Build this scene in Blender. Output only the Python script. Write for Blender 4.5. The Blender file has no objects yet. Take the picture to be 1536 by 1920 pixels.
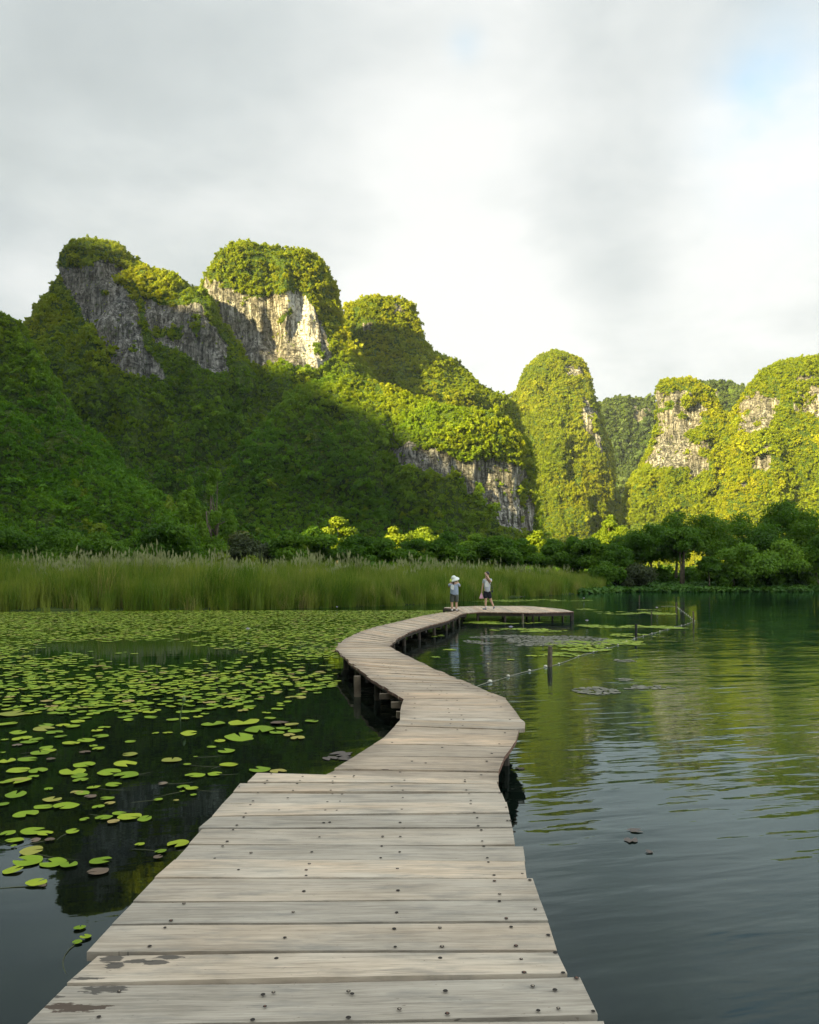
import bpy, math, random
import numpy as np
from mathutils import Vector, Matrix

random.seed(7)
rng = np.random.default_rng(11)
PI = math.pi
SC = bpy.context.scene
COL = SC.collection

# ------------------------------------------------------------------ camera
F, HZ, CX, HC = 1450.0, 1074.0, 768.0, 2.1      # focal (photo px), horizon row, centre column, eye above water
cam_d = bpy.data.cameras.new('camera')
cam = bpy.data.objects.new('camera', cam_d)
COL.objects.link(cam)
cam.location = (0, 0, HC)
cam.rotation_euler = (PI / 2, 0, 0)
cam_d.sensor_fit = 'HORIZONTAL'
cam_d.sensor_width = 36
cam_d.lens = 36 * F / 1536
cam_d.shift_y = (HZ - 960) / 1536
cam_d.clip_start = 0.05
cam_d.clip_end = 12000
SC.camera = cam

# ------------------------------------------------------------------ light
SUN_AZ, SUN_EL = math.radians(50), math.radians(20)     # direction the light travels: from +y towards +x
TX, TY = math.sin(SUN_AZ), math.cos(SUN_AZ)
NX, NY = TY, -TX
TAN = math.tan(SUN_EL)
sun_d = bpy.data.lights.new('sun', 'SUN')
sun = bpy.data.objects.new('sun', sun_d)
COL.objects.link(sun)
sun_d.energy = 5.0
sun_d.angle = math.radians(1.3)
sun_d.color = (1.0, 0.80, 0.36)
sun.rotation_euler = Vector((TX * math.cos(SUN_EL), TY * math.cos(SUN_EL), -math.sin(SUN_EL))).to_track_quat('-Z', 'Y').to_euler()
sun.location = (-100, -80, 150)
SC.view_settings.view_transform = 'Standard'
SC.view_settings.look = 'None'
SC.view_settings.exposure = 2.4
SC.view_settings.gamma = 1.0
SC.view_settings.use_curve_mapping = False
try:
    SC.cycles.max_bounces = 8
    SC.cycles.diffuse_bounces = 3
    SC.cycles.transparent_max_bounces = 8
    SC.cycles.caustics_reflective = False
    SC.cycles.caustics_refractive = False
except Exception:
    pass


class NT:
    """small helper round a node tree"""
    def __init__(s, nt):
        s.nt = nt
        nt.nodes.clear()

    def n(s, t, ins=None, **kw):
        nd = s.nt.nodes.new(t)
        for k, v in kw.items():
            setattr(nd, k, v)
        for k, v in (ins or {}).items():
            if hasattr(v, 'bl_rna') and isinstance(v, bpy.types.NodeSocket):
                s.nt.links.new(v, nd.inputs[k])
            else:
                nd.inputs[k].default_value = v
        return nd

    def m(s, op, a, b=None, c=None, clamp=False):
        ins = {0: a}
        if b is not None: ins[1] = b
        if c is not None: ins[2] = c
        return s.n('ShaderNodeMath', ins, operation=op, use_clamp=clamp).outputs[0]

    def vm(s, op, a, b=None, out=0):
        ins = {0: a}
        if b is not None: ins[1] = b
        return s.n('ShaderNodeVectorMath', ins, operation=op).outputs[out]

    def ramp(s, fac, stops, interp='LINEAR'):
        r = s.n('ShaderNodeValToRGB', {0: fac})
        cr = r.color_ramp
        cr.interpolation = interp
        while len(cr.elements) < len(stops):
            cr.elements.new(0.5)
        for e, (p, c) in zip(cr.elements, stops):
            e.position = p
            e.color = (c, c, c, 1) if isinstance(c, (int, float)) else (*c, 1)
        return r.outputs[0]

    def noise(s, vec, scale, detail=3, rough=.5, w=None, dist=0):
        d = {'Vector': vec, 'Scale': scale, 'Detail': detail, 'Roughness': rough, 'Distortion': dist}
        nd = s.nt.nodes.new('ShaderNodeTexNoise')
        if w is not None:
            nd.noise_dimensions = '4D'
            d['W'] = w
        for k, v in d.items():
            if isinstance(v, bpy.types.NodeSocket): s.nt.links.new(v, nd.inputs[k])
            else: nd.inputs[k].default_value = v
        return nd.outputs[0]

    def mix(s, fac, a, b, blend='MIX'):
        nd = s.nt.nodes.new('ShaderNodeMix')
        nd.data_type = 'RGBA'
        nd.blend_type = blend
        for i, v in ((0, fac), (6, a), (7, b)):
            if isinstance(v, bpy.types.NodeSocket): s.nt.links.new(v, nd.inputs[i])
            elif i == 0: nd.inputs[i].default_value = v
            else: nd.inputs[i].default_value = (*v, 1) if len(v) == 3 else v
        return nd.outputs[2]


# ------------------------------------------------------------------ sky
world = bpy.data.worlds.new('World')
SC.world = world
world.use_nodes = True
W = NT(world.node_tree)
sky = W.n('ShaderNodeTexSky', sky_type='NISHITA')
sky.sun_disc = False
sky.sun_elevation = SUN_EL
sky.sun_rotation = math.radians(180) + SUN_AZ
sky.air_density = 1.0
sky.dust_density = 1.0
DIR = W.n('ShaderNodeTexCoord').outputs['Generated']
sep = W.n('ShaderNodeSeparateXYZ', {0: DIR})
zc = W.m('MAXIMUM', sep.outputs[2], 0.0)
zz = W.m('ADD', zc, 0.22)
flat = W.n('ShaderNodeCombineXYZ', {0: W.m('DIVIDE', sep.outputs[0], zz), 1: W.m('DIVIDE', sep.outputs[1], zz), 2: zz}).outputs[0]
big = W.noise(flat, 0.9, 5, .52, dist=.35)
fine = W.noise(flat, 2.6, 6, .55, dist=.25)
dens = W.m('ADD', W.m('MULTIPLY', big, .6), W.m('MULTIPLY', fine, .4))
bright = W.m('MULTIPLY_ADD', W.m('SUBTRACT', dens, .5), 1.3, 0.545)
# broad light and dark masses of this cloud deck: (column, row, spread deg x, strength)
for px, py, sp, amp in ((880, 690, 11, .26), (620, 560, 8, .10), (900, 120, 7, .22), (1500, 430, 6, .26), (1180, 700, 9, .25), (30, 545, 6, .16),
                        (1180, 480, 6, -.16), (700, 250, 11, -.08), (250, 60, 14, -.09), (1400, 90, 9, .02), (1050, 360, 5, -.09), (1250, 560, 6, -.09),
                        (250, 330, 9, .02)):
    v = Vector(((px - CX) / F, 1, (HZ - py) / F)).normalized()
    k = 1.0 / (math.radians(sp) ** 2)
    warp = W.vm('ADD', DIR, W.vm('MULTIPLY', W.vm('SUBTRACT', W.n('ShaderNodeTexNoise', {'Vector': flat, 'Scale': 1.6, 'Detail': 4.0}).outputs[1], (.5, .5, .5)), (.22, .22, .16)))
    d = W.vm('DOT_PRODUCT', W.vm('NORMALIZE', warp), tuple(v), out=1)
    g = W.m('EXPONENT', W.m('MULTIPLY', W.m('SUBTRACT', d, 1.0), 1.2 * k))
    bright = W.m('MULTIPLY_ADD', g, amp, bright)
cloud_col = W.ramp(bright, [(0.0, (.30, .34, .36)), (.36, (.42, .47, .49)), (.6, (.62, .67, .68)), (.85, (.92, .94, .93)), (1, (.99, .98, .94))])
cloud_lin = W.vm('SCALE', cloud_col)
W.nt.nodes[-1].inputs['Scale'].default_value = 3.95
# gaps where blue shows
gaps = None
for px, py, sp, amp in ((1490, 190, 3.2, 1.3), (872, 82, .8, .35), (1420, 185, 1.6, .7)):
    v = Vector(((px - CX) / F, 1, (HZ - py) / F)).normalized()
    d = W.vm('DOT_PRODUCT', DIR, tuple(v), out=1)
    g = W.m('MULTIPLY', W.m('EXPONENT', W.m('MULTIPLY', W.m('SUBTRACT', d, 1.0), 1.2 / (math.radians(sp) ** 2))), amp)
    gaps = g if gaps is None else W.m('ADD', gaps, g)
gaps = W.m('MULTIPLY', gaps, W.ramp(fine, [(.38, 1.0), (.62, .15)]))
gaps = W.m('MULTIPLY', gaps, .62, clamp=True)
skyb = W.vm('ADD', W.vm('MULTIPLY', sky.outputs[0], (.34, .55, .62)), (1.25, 1.95, 2.35))
# brightness added to unseen sky overhead and behind viewer, lifting the shaded foreground
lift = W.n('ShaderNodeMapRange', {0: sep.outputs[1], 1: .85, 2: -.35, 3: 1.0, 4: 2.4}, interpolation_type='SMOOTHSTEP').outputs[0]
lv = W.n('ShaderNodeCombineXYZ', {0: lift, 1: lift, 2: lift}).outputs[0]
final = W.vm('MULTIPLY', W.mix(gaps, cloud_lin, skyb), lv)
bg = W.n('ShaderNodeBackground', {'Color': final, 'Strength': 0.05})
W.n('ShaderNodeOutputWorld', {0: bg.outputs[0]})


# ------------------------------------------------------------------ helpers
def at(px, py, z=0.0):
    d = F * (HC - z) / (py - HZ)
    return np.array([(px - CX) * d / F, d, z])


def at_d(px, py, d):
    return np.array([(px - CX) * d / F, d, HC + (HZ - py) * d / F])


def vhash(i, j, k, s=0):
    h = (i * 374761393 + j * 668265263 + k * 2147483647 + s * 974634777) & 0xffffffff
    h = ((h ^ (h >> 13)) * 1274126177) & 0xffffffff
    h = h ^ (h >> 16)
    return (h & 0xffff) / 65535.0


def vnoise(p, s=0):
    i = np.floor(p).astype(np.int64)
    f = p - i
    f = f * f * (3 - 2 * f)
    r = 0
    for a in (0, 1):
        for b in (0, 1):
            for c in (0, 1):
                w = (f[..., 0] if a else 1 - f[..., 0]) * (f[..., 1] if b else 1 - f[..., 1]) * (f[..., 2] if c else 1 - f[..., 2])
                r = r + w * vhash(i[..., 0] + a, i[..., 1] + b, i[..., 2] + c, s)
    return r * 2 - 1


def fbm(p, oct=4, s=0, gain=.5):
    r, a, t = 0, 1, 0
    for o in range(oct):
        r = r + a * vnoise(p * (2 ** o), s + o)
        t += a
        a *= gain
    return r / t


def mesh_obj(name, V, Fc, mat, parent=None, smooth=False, attrs=None):
    me = bpy.data.meshes.new(name)
    V = np.asarray(V, dtype=np.float32)
    if isinstance(Fc, np.ndarray):
        nf, k = Fc.shape
        me.vertices.add(len(V)); me.vertices.foreach_set('co', V.ravel())
        me.loops.add(nf * k); me.loops.foreach_set('vertex_index', Fc.astype(np.int32).ravel())
        me.polygons.add(nf); me.polygons.foreach_set('loop_start', np.arange(0, nf * k, k, dtype=np.int32))
        me.update(calc_edges=True)
    else:
        me.from_pydata([tuple(v) for v in V.tolist()], [], Fc)
        me.update()
    for m in (mat if isinstance(mat, (list, tuple)) else [mat]):
        if m: me.materials.append(m)
    if smooth:
        me.polygons.foreach_set('use_smooth', [True] * len(me.polygons))
    for k, a in (attrs or {}).items():
        at_ = me.attributes.new(k, 'FLOAT', 'POINT')
        at_.data.foreach_set('value', np.asarray(a, dtype=np.float32))
    o = bpy.data.objects.new(name, me)
    COL.objects.link(o)
    if parent: o.parent = parent
    return o


def tag(o, label=None, cat=None, group=None, kind=None):
    if label: o['label'] = label
    if cat: o['category'] = cat
    if group: o['group'] = group
    if kind: o['kind'] = kind
    return o


def empty(name, loc, rz=0):
    o = bpy.data.objects.new(name, None)
    o.empty_display_size = .2
    COL.objects.link(o)
    o.location = loc
    o.rotation_euler = (0, 0, rz)
    return o


def tube(path, radii, seg=8, cap=True):
    """tapered tube along points"""
    P = [Vector(p) for p in path]
    V, Fc = [], []
    for i, p in enumerate(P):
        t = (P[min(i + 1, len(P) - 1)] - P[max(i - 1, 0)]).normalized()
        a = Vector((0, 0, 1)) if abs(t.z) < .9 else Vector((1, 0, 0))
        u = t.cross(a).normalized(); v = t.cross(u)
        for k in range(seg):
            th = 2 * PI * k / seg
            V.append(p + (u * math.cos(th) + v * math.sin(th)) * radii[i])
    for i in range(len(P) - 1):
        for k in range(seg):
            Fc.append((i * seg + k, i * seg + (k + 1) % seg, (i + 1) * seg + (k + 1) % seg, (i + 1) * seg + k))
    if cap:
        Fc.append(tuple(range(seg - 1, -1, -1)))
        Fc.append(tuple(range((len(P) - 1) * seg, len(P) * seg)))
    return V, Fc


def join(parts):
    V, Fc = [], []
    for v, f in parts:
        o = len(V)
        V += [tuple(x) for x in v]
        Fc += [tuple(i + o for i in g) for g in f]
    return V, Fc


def in_poly(x, y, poly):
    r = np.zeros(x.shape, bool)
    n = len(poly)
    for i in range(n):
        x0, y0 = poly[i]; x1, y1 = poly[(i + 1) % n]
        c = (y0 > y) != (y1 > y)
        with np.errstate(divide='ignore', invalid='ignore'):
            xi = (x1 - x0) * (y - y0) / (y1 - y0 + 1e-12) + x0
        r ^= c & (x < xi)
    return r


# ------------------------------------------------------------------ materials
def new_mat(name):
    m = bpy.data.materials.new(name)
    m.use_nodes = True
    return m, NT(m.node_tree)


def finish(N, shader, disp=None):
    N.n('ShaderNodeOutputMaterial', {0: shader})


def foliage_mat(name, dark, mid, lightc, yellow=None, scale=.06, trans=.35, rough=.6, rw=.13, lit_tint=None):
    m, N = new_mat(name)
    pos = N.n('ShaderNodeNewGeometry').outputs['Position']
    rnd = N.n('ShaderNodeObjectInfo').outputs['Random']
    n1 = N.noise(pos, scale, 3, .55)
    n2 = N.noise(pos, scale * 14, 2, .5)
    t = N.m('ADD', N.m('ADD', N.m('MULTIPLY', n1, .80), N.m('MULTIPLY', n2, .24)), N.m('MULTIPLY', rnd, rw))
    c = N.ramp(t, [(.32, dark), (.55, mid), (.8, lightc)])
    if lit_tint:  # sunlit yellow painted into leaf colour on crests and right-hand hills
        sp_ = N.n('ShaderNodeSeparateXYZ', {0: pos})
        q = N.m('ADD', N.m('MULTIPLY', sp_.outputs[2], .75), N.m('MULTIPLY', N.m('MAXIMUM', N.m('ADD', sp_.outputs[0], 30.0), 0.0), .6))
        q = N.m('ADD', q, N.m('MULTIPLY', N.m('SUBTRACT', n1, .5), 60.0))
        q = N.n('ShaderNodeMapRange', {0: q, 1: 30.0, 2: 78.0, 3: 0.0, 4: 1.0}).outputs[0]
        c = N.mix(q, c, N.mix(1.0, c, lit_tint, 'MULTIPLY'))
    if yellow:
        yr = N.ramp(N.m('FRACT', N.m('MULTIPLY', rnd, 17.3)), [(.93, 0.0), (.98, 1.0)])
        c = N.mix(N.m('MULTIPLY', yr, .7), c, yellow)
    df = N.n('ShaderNodeBsdfPrincipled', {'Base Color': c, 'Roughness': rough, 'Specular IOR Level': .25})
    tr = N.n('ShaderNodeBsdfTranslucent', {'Color': N.mix(1.0, c, (1.15, 1.2, .6), 'MULTIPLY')})
    mx = N.n('ShaderNodeMixShader', {0: trans, 1: df.outputs[0], 2: tr.outputs[0]})
    finish(N, mx.outputs[0])
    return m


def plain_mat(name, col, rough=.6, var=.25, scale=8, metal=0, bump=0):
    m, N = new_mat(name)
    pos = N.n('ShaderNodeTexCoord').outputs['Object']
    n = N.noise(pos, scale, 4)
    a = tuple(max(0, c * (1 - var)) for c in col); b = tuple(min(1, c * (1 + var)) for c in col)
    c = N.ramp(n, [(.3, a), (.7, b)])
    ins = {'Base Color': c, 'Roughness': rough, 'Metallic': metal}
    p = N.n('ShaderNodeBsdfPrincipled', ins)
    if bump:
        b_ = N.n('ShaderNodeBump', {'Strength': bump, 'Distance': .02, 'Height': N.noise(pos, scale * 3, 4)})
        N.nt.links.new(b_.outputs[0], p.inputs['Normal'])
    finish(N, p.outputs[0])
    return m


M = {}
M['hill_leaf'] = foliage_mat('hillside foliage', (.058, .155, .004), (.110, .245, .005), (.175, .31, .007), (.22, .27, .01), .03, .5, lit_tint=(1.9, 1.06, .5))
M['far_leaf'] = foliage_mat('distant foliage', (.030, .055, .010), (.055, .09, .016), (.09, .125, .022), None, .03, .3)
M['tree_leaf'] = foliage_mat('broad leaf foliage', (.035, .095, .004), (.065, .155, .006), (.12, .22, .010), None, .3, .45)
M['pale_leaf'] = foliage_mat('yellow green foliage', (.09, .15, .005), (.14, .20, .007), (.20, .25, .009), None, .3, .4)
M['grey_leaf'] = foliage_mat('grey green foliage', (.03, .045, .015), (.05, .068, .025), (.08, .10, .04), None, .4, .3)
M['bamboo_leaf'] = foliage_mat('bamboo foliage', (.08, .165, .010), (.12, .235, .014), (.18, .30, .02), None, .3, .4)
M['reed'] = foliage_mat('reed blades', (.05, .115, .008), (.105, .185, .014), (.23, .27, .045), (.36, .30, .12), .35, .45, rw=.3)
M['reed_head'] = plain_mat('reed seed heads', (.24, .26, .11), .9, .25, 3)
M['cover'] = foliage_mat('ground cover leaves', (.03, .08, .01), (.05, .13, .015), (.09, .18, .02), None, .4, .3)
M['bark'] = plain_mat('bark', (.12, .095, .065), .9, .4, 3, bump=.5)


def rock_mat():
    m, N = new_mat('limestone and soil')
    pos = N.n('ShaderNodeNewGeometry').outputs['Position']
    rock = N.n('ShaderNodeAttribute', attribute_name='rock').outputs['Fac']
    pale = N.n('ShaderNodeAttribute', attribute_name='pale').outputs['Fac']
    st = N.vm('MULTIPLY', pos, (.75, .75, .06))
    streak = N.noise(st, 1.0, 5, .62)
    st2 = N.vm('MULTIPLY', pos, (2.2, 2.2, .16))
    streak2 = N.noise(st2, 1.0, 4, .6)
    grain = N.noise(pos, .9, 6, .65)
    t = N.m('ADD', N.m('MULTIPLY', streak, .5), N.m('ADD', N.m('MULTIPLY', streak2, .25), N.m('MULTIPLY', grain, .25)))
    col = N.ramp(t, [(.39, (.025, .025, .024)), (.46, (.09, .09, .086)), (.52, (.18, .176, .165)), (.60, (.31, .30, .28))])
    warm = N.ramp(N.noise(pos, .07, 3), [(.42, 0.0), (.6, 1.0)])
    col = N.mix(N.m('MULTIPLY', warm, .22), col, (.20, .16, .10))
    led = N.noise(N.vm('MULTIPLY', pos, (.16, .16, .55)), 1.0, 4, .6, dist=.6)
    crk = N.ramp(N.m('ABSOLUTE', N.m('SUBTRACT', led, .5)), [(.0, .85), (.018, 0.0)])
    crv = N.ramp(N.m('ABSOLUTE', N.m('SUBTRACT', N.noise(N.vm('MULTIPLY', pos, (.45, .45, .07)), 1.0, 3, .6, dist=.4), .5)), [(.0, .8), (.02, 0.0)])
    crk = N.m('MAXIMUM', crk, crv)
    moss = N.ramp(N.noise(pos, .55, 4, .65), [(.58, 0.0), (.66, .8)])
    col = N.mix(moss, col, (.06, .085, .02))
    wh = N.m('MULTIPLY', N.ramp(streak, [(.50, 0.0), (.58, 1.0)]), N.ramp(streak2, [(.4, .3), (.55, 1.0)]))
    wh2 = N.m('MULTIPLY', wh, N.ramp(N.noise(pos, .045, 2), [(.48, .0), (.6, .8)]))
    wh = N.m('MAXIMUM', wh2, N.m('MULTIPLY', pale, N.ramp(streak, [(.36, .1), (.52, 1.0)])))
    col = N.mix(wh, col, (.50, .485, .44))
    col = N.mix(crk, col, (.015, .015, .014))
    soil = N.ramp(N.noise(pos, .5, 4), [(.35, (.030, .062, .006)), (.65, (.075, .115, .012))])
    c = N.mix(N.ramp(rock, [(.35, 0.0), (.6, 1.0)]), soil, col)
    p = N.n('ShaderNodeBsdfPrincipled', {'Base Color': c, 'Roughness': .93, 'Specular IOR Level': .15})
    hgt = N.m('SUBTRACT', N.m('ADD', N.m('MULTIPLY', streak2, .6), N.m('MULTIPLY', N.noise(N.vm('MULTIPLY', pos, (.6, .6, 1.4)), 1.0, 5, .6), .5)), N.m('MULTIPLY', crk, .5))
    b = N.n('ShaderNodeBump', {'Strength': 1.0, 'Distance': 1.8, 'Height': hgt})
    N.nt.links.new(b.outputs[0], p.inputs['Normal'])
    finish(N, p.outputs[0])
    return m


M['rock'] = rock_mat()


def water_mat():
    m, N = new_mat('lake water')
    pos = N.n('ShaderNodeNewGeometry').outputs['Position']
    sp = N.n('ShaderNodeSeparateXYZ', {0: pos})
    x, y = sp.outputs[0], sp.outputs[1]
    # calm among the pads on the left, rippled open water on the right
    openw = N.n('ShaderNodeMapRange', {0: x, 1: -1.0, 2: 3.0, 3: .10, 4: 1.0}).outputs[0]
    farw = N.n('ShaderNodeMapRange', {0: y, 1: 18.0, 2: 45.0, 3: 1.0, 4: .55}).outputs[0]
    amp = N.m('MULTIPLY', openw, farw)
    gust = N.ramp(N.noise(pos, .22, 3, .5), [(.35, .35), (.65, 1.0)])
    amp = N.m('MULTIPLY', amp, gust)
    rot = N.n('ShaderNodeVectorRotate', {'Vector': pos, 'Angle': math.radians(-14)}, rotation_type='Z_AXIS').outputs[0]
    w1 = N.noise(N.vm('MULTIPLY', rot, (.9, 3.6, 1)), 1.0, 2, .45, dist=.3)
    w2 = N.noise(N.vm('MULTIPLY', rot, (2.6, 9.0, 1)), 1.0, 2, .5, dist=.2)
    w3 = N.noise(N.vm('MULTIPLY', rot, (.35, 1.0, 1)), 1.0, 1, .5)
    h = N.m('ADD', N.m('MULTIPLY', w1, .020), N.m('ADD', N.m('MULTIPLY', w2, .0045), N.m('MULTIPLY', w3, .022)))
    h = N.m('MULTIPLY', h, amp)
    b = N.n('ShaderNodeBump', {'Strength': 1.0, 'Distance': 1.0, 'Height': h})
    murk = N.ramp(N.noise(pos, 1.6, 5, .6), [(.35, (.0025, .004, .003)), (.6, (.006, .009, .0045)), (.75, (.013, .013, .006))])
    right = N.n('ShaderNodeMapRange', {0: x, 1: 0.0, 2: 6.0, 3: 0.0, 4: 1.0}).outputs[0]
    murk = N.mix(right, murk, (.006, .020, .018))
    df = N.n('ShaderNodeBsdfDiffuse', {'Color': murk})
    gl = N.n('ShaderNodeBsdfGlossy', {'Color': (.76, .91, .95, 1), 'Roughness': .02, 'Normal': b.outputs[0]})
    fr = N.n('ShaderNodeFresnel', {'IOR': 1.33, 'Normal': b.outputs[0]})
    fac = N.m('MULTIPLY', N.m('POWER', fr.outputs[0], 1.0), 1.12, clamp=True)
    mx = N.n('ShaderNodeMixShader', {0: fac, 1: df.outputs[0], 2: gl.outputs[0]})
    finish(N, mx.outputs[0])
    return m


M['water'] = water_mat()


def wood_mat(name, tint=(1, 1, 1), stains=False):
    m, N = new_mat(name)
    oc = N.n('ShaderNodeTexCoord').outputs['Object']
    pos = N.n('ShaderNodeNewGeometry').outputs['Position']
    rnd = N.n('ShaderNodeObjectInfo').outputs['Random']
    off = N.m('MULTIPLY', rnd, 37.0)
    wv = N.vm('ADD', N.vm('MULTIPLY', oc, (1, 1, 1)), N.vm('MULTIPLY', N.n('ShaderNodeTexNoise', {'Vector': oc, 'Scale': 1.3, 'Detail': 2.0}).outputs[1], (.0, .05, 0)))
    g1 = N.noise(N.vm('MULTIPLY', wv, (1.3, 46, 8)), 1.0, 5, .62, w=off)
    g2 = N.noise(N.vm('MULTIPLY', wv, (5, 190, 20)), 1.0, 4, .6, w=off)
    blot = N.noise(N.vm('MULTIPLY', oc, (1.1, 2.6, 1)), 1.5, 5, .6, w=off)
    t = N.m('ADD', N.m('MULTIPLY', g1, .36), N.m('ADD', N.m('MULTIPLY', g2, .34), N.m('MULTIPLY', blot, .30)))
    c = N.ramp(t, [(.34, (.20, .18, .155)), (.44, (.40, .37, .325)), (.52, (.54, .50, .445)), (.62, (.66, .625, .56))])
    # warm planks and grey planks
    warm = N.ramp(N.m('FRACT', N.m('MULTIPLY', rnd, 7.31)), [(.2, 0.0), (.9, 1.0)])
    wf = N.m('MULTIPLY', warm, N.ramp(N.noise(N.vm('MULTIPLY', oc, (1, 4, 1)), 1.1, 3, w=off), [(.38, .15), (.62, .85)]))
    c = N.mix(wf, c, N.mix(1.0, c, (1.13, .95, .78), 'MULTIPLY'))
    val = N.m('MULTIPLY_ADD', N.m('FRACT', N.m('MULTIPLY', rnd, 3.77)), .34, .80)
    c = N.mix(1.0, c, N.n('ShaderNodeCombineColor', {0: val, 1: val, 2: val}).outputs[0], 'MULTIPLY')
    # grey weathering patches, fine checks
    gr = N.ramp(N.noise(N.vm('MULTIPLY', oc, (1.5, 7, 1)), 2.0, 5, .65, w=off), [(.50, 0.0), (.68, .6)])
    c = N.mix(gr, c, (.22, .222, .215))
    ck = N.ramp(N.noise(N.vm('MULTIPLY', wv, (5, 210, 30)), 1.0, 3, .7, w=off), [(.28, .85), (.36, 0.0)])
    c = N.mix(ck, c, (.10, .09, .08))
    spk = N.ramp(N.noise(N.vm('MULTIPLY', oc, (1, 2.2, 1)), 26.0, 3, .75, w=off), [(.66, 0.0), (.72, .7)])
    c = N.mix(spk, c, (.16, .13, .10))
    # knots
    vr = N.nt.nodes.new('ShaderNodeTexVoronoi')
    vr.voronoi_dimensions = '4D'
    N.nt.links.new(N.vm('MULTIPLY', oc, (1.3, 3.2, 1)), vr.inputs['Vector'])
    N.nt.links.new(off, vr.inputs['W'])
    vr.inputs['Scale'].default_value = 1.0
    kn = N.ramp(vr.outputs['Distance'], [(.03, .7), (.09, 0.0)])
    c = N.mix(kn, c, (.22, .16, .11))
    # dark edges towards plank ends (dirt), from attribute
    en = N.n('ShaderNodeAttribute', attribute_name='ends').outputs['Fac']
    ef = N.m('MULTIPLY', N.ramp(en, [(.0, .0), (1, 1.0)]), N.ramp(N.noise(N.vm('MULTIPLY', wv, (3, 30, 3)), 1.0, 5, .6, w=off), [(.40, 0.0), (.6, .9)]))
    c = N.mix(ef, c, (.16, .145, .13))
    if stains:
        for px, py, rx, ry in ((212, 1797, .055, .05), (255, 1803, .06, .02), (215, 1812, .05, .03), (320, 1796, .06, .02), (290, 1806, .06, .022),
                               (195, 1856, .085, .035), (135, 1890, .13, .032), (160, 1835, .08, .012), (105, 1870, .05, .01)):
            q = at(px, py, .4)
            dd = N.vm('MULTIPLY', N.vm('SUBTRACT', pos, tuple(q)), (1 / rx, 1 / ry, 0))
            dd = N.vm('LENGTH', dd, out=1)
            dd = N.m('ADD', dd, N.m('MULTIPLY', N.m('SUBTRACT', N.noise(N.vm('MULTIPLY', pos, (14, 60, 1)), 1.0, 4, .6), .5), 2.6))
            c = N.mix(N.m('MULTIPLY', N.ramp(dd, [(.9, 1.0), (1.25, 0.0)]), .9), c, (.075, .052, .040) if py > 1880 else (.085, .08, .075))
    if tint != (1, 1, 1):
        c = N.mix(1.0, c, tint, 'MULTIPLY')
    p = N.n('ShaderNodeBsdfPrincipled', {'Base Color': c, 'Roughness': .78, 'Specular IOR Level': .3})
    hh = N.m('ADD', N.m('MULTIPLY', g1, .6), N.m('MULTIPLY', g2, .5))
    b = N.n('ShaderNodeBump', {'Strength': .8, 'Distance': .005, 'Height': hh})
    N.nt.links.new(b.outputs[0], p.inputs['Normal'])
    finish(N, p.outputs[0])
    return m


M['deck'] = wood_mat('weathered plank wood', (.93, .885, .82), stains=True)
M['deck_far'] = wood_mat('weathered warm plank wood', (.99, .87, .75))
M['under'] = plain_mat('dark timber under boards', (.05, .038, .028), .85, .4, 5, bump=.4)  # darker timber tone for plank undersides, beams and posts
M['endwood'] = plain_mat('brown end grain', (.17, .09, .06), .85, .5, 14)
M['post'] = plain_mat('post timber', (.16, .125, .085), .85, .4, 6, bump=.5)
M['hole'] = plain_mat('dark screw hole', (.018, .013, .01), .8, .3, 40)
M['screw'] = plain_mat('worn screw head', (.30, .25, .2), .45, .4, 90, metal=.6)
M['rust'] = plain_mat('rusty screw head', (.13, .06, .04), .7, .4, 90)

# ------------------------------------------------------------------ ground and water
SHX = np.array([-400, -60, -24, -16, -9, 0, 4, 9, 17.5, 24.5, 45, 90, 200, 400.])
SHY = np.array([60, 44, 41, 42, 44, 50, 57, 66, 78, 85, 86, 92, 150, 200.])


def shore(x):
    return np.interp(x, SHX, SHY)


def land_z(x, y):
    f = np.clip((y - shore(x)) / 6.0, -1, 1)
    back = np.clip((-y - 80) / 20, -1, 1)
    side = np.clip((np.abs(x) - 190) / 20, -1, 1)
    f = np.maximum(np.maximum(f, back), side)
    return np.where(f > 0, f * .55, f * 1.6)


gx = np.concatenate([-np.geomspace(4000, 70, 20), np.linspace(-65, 65, 90), np.geomspace(70, 4000, 20)])
gy = np.concatenate([-np.geomspace(4000, 70, 14), np.linspace(-60, 125, 110), np.geomspace(130, 4500, 24)])
GX, GY = np.meshgrid(gx, gy)
GZ = land_z(GX, GY) + np.where(land_z(GX, GY) > 0, 1, 0) * .12 * fbm(np.stack([GX * .3, GY * .3, GX * 0], -1), 3)
nx_, ny_ = len(gx), len(gy)
idx = np.arange(nx_ * ny_).reshape(ny_, nx_)
Q = np.stack([idx[:-1, :-1], idx[:-1, 1:], idx[1:, 1:], idx[1:, :-1]], -1).reshape(-1, 4)
mg, N = new_mat('lakeside soil and turf')
pos = N.n('ShaderNodeNewGeometry').outputs['Position']
c = N.ramp(N.noise(pos, .6, 5, .6), [(.3, (.02, .03, .008)), (.6, (.045, .07, .015)), (.75, (.09, .08, .035))])
finish(N, N.n('ShaderNodeBsdfPrincipled', {'Base Color': c, 'Roughness': .95, 'Specular IOR Level': .1}).outputs[0])
M['soil'] = mg
tag(mesh_obj('ground', np.stack([GX, GY, GZ], -1).reshape(-1, 3), Q, M['soil'], smooth=True), kind='structure')
wv = [(-3000, -3000, 0), (3000, -3000, 0), (3000, 3000, 0), (-3000, 3000, 0)]
tag(mesh_obj('water', wv, [(0, 1, 2, 3)], M['water']), kind='structure')


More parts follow.
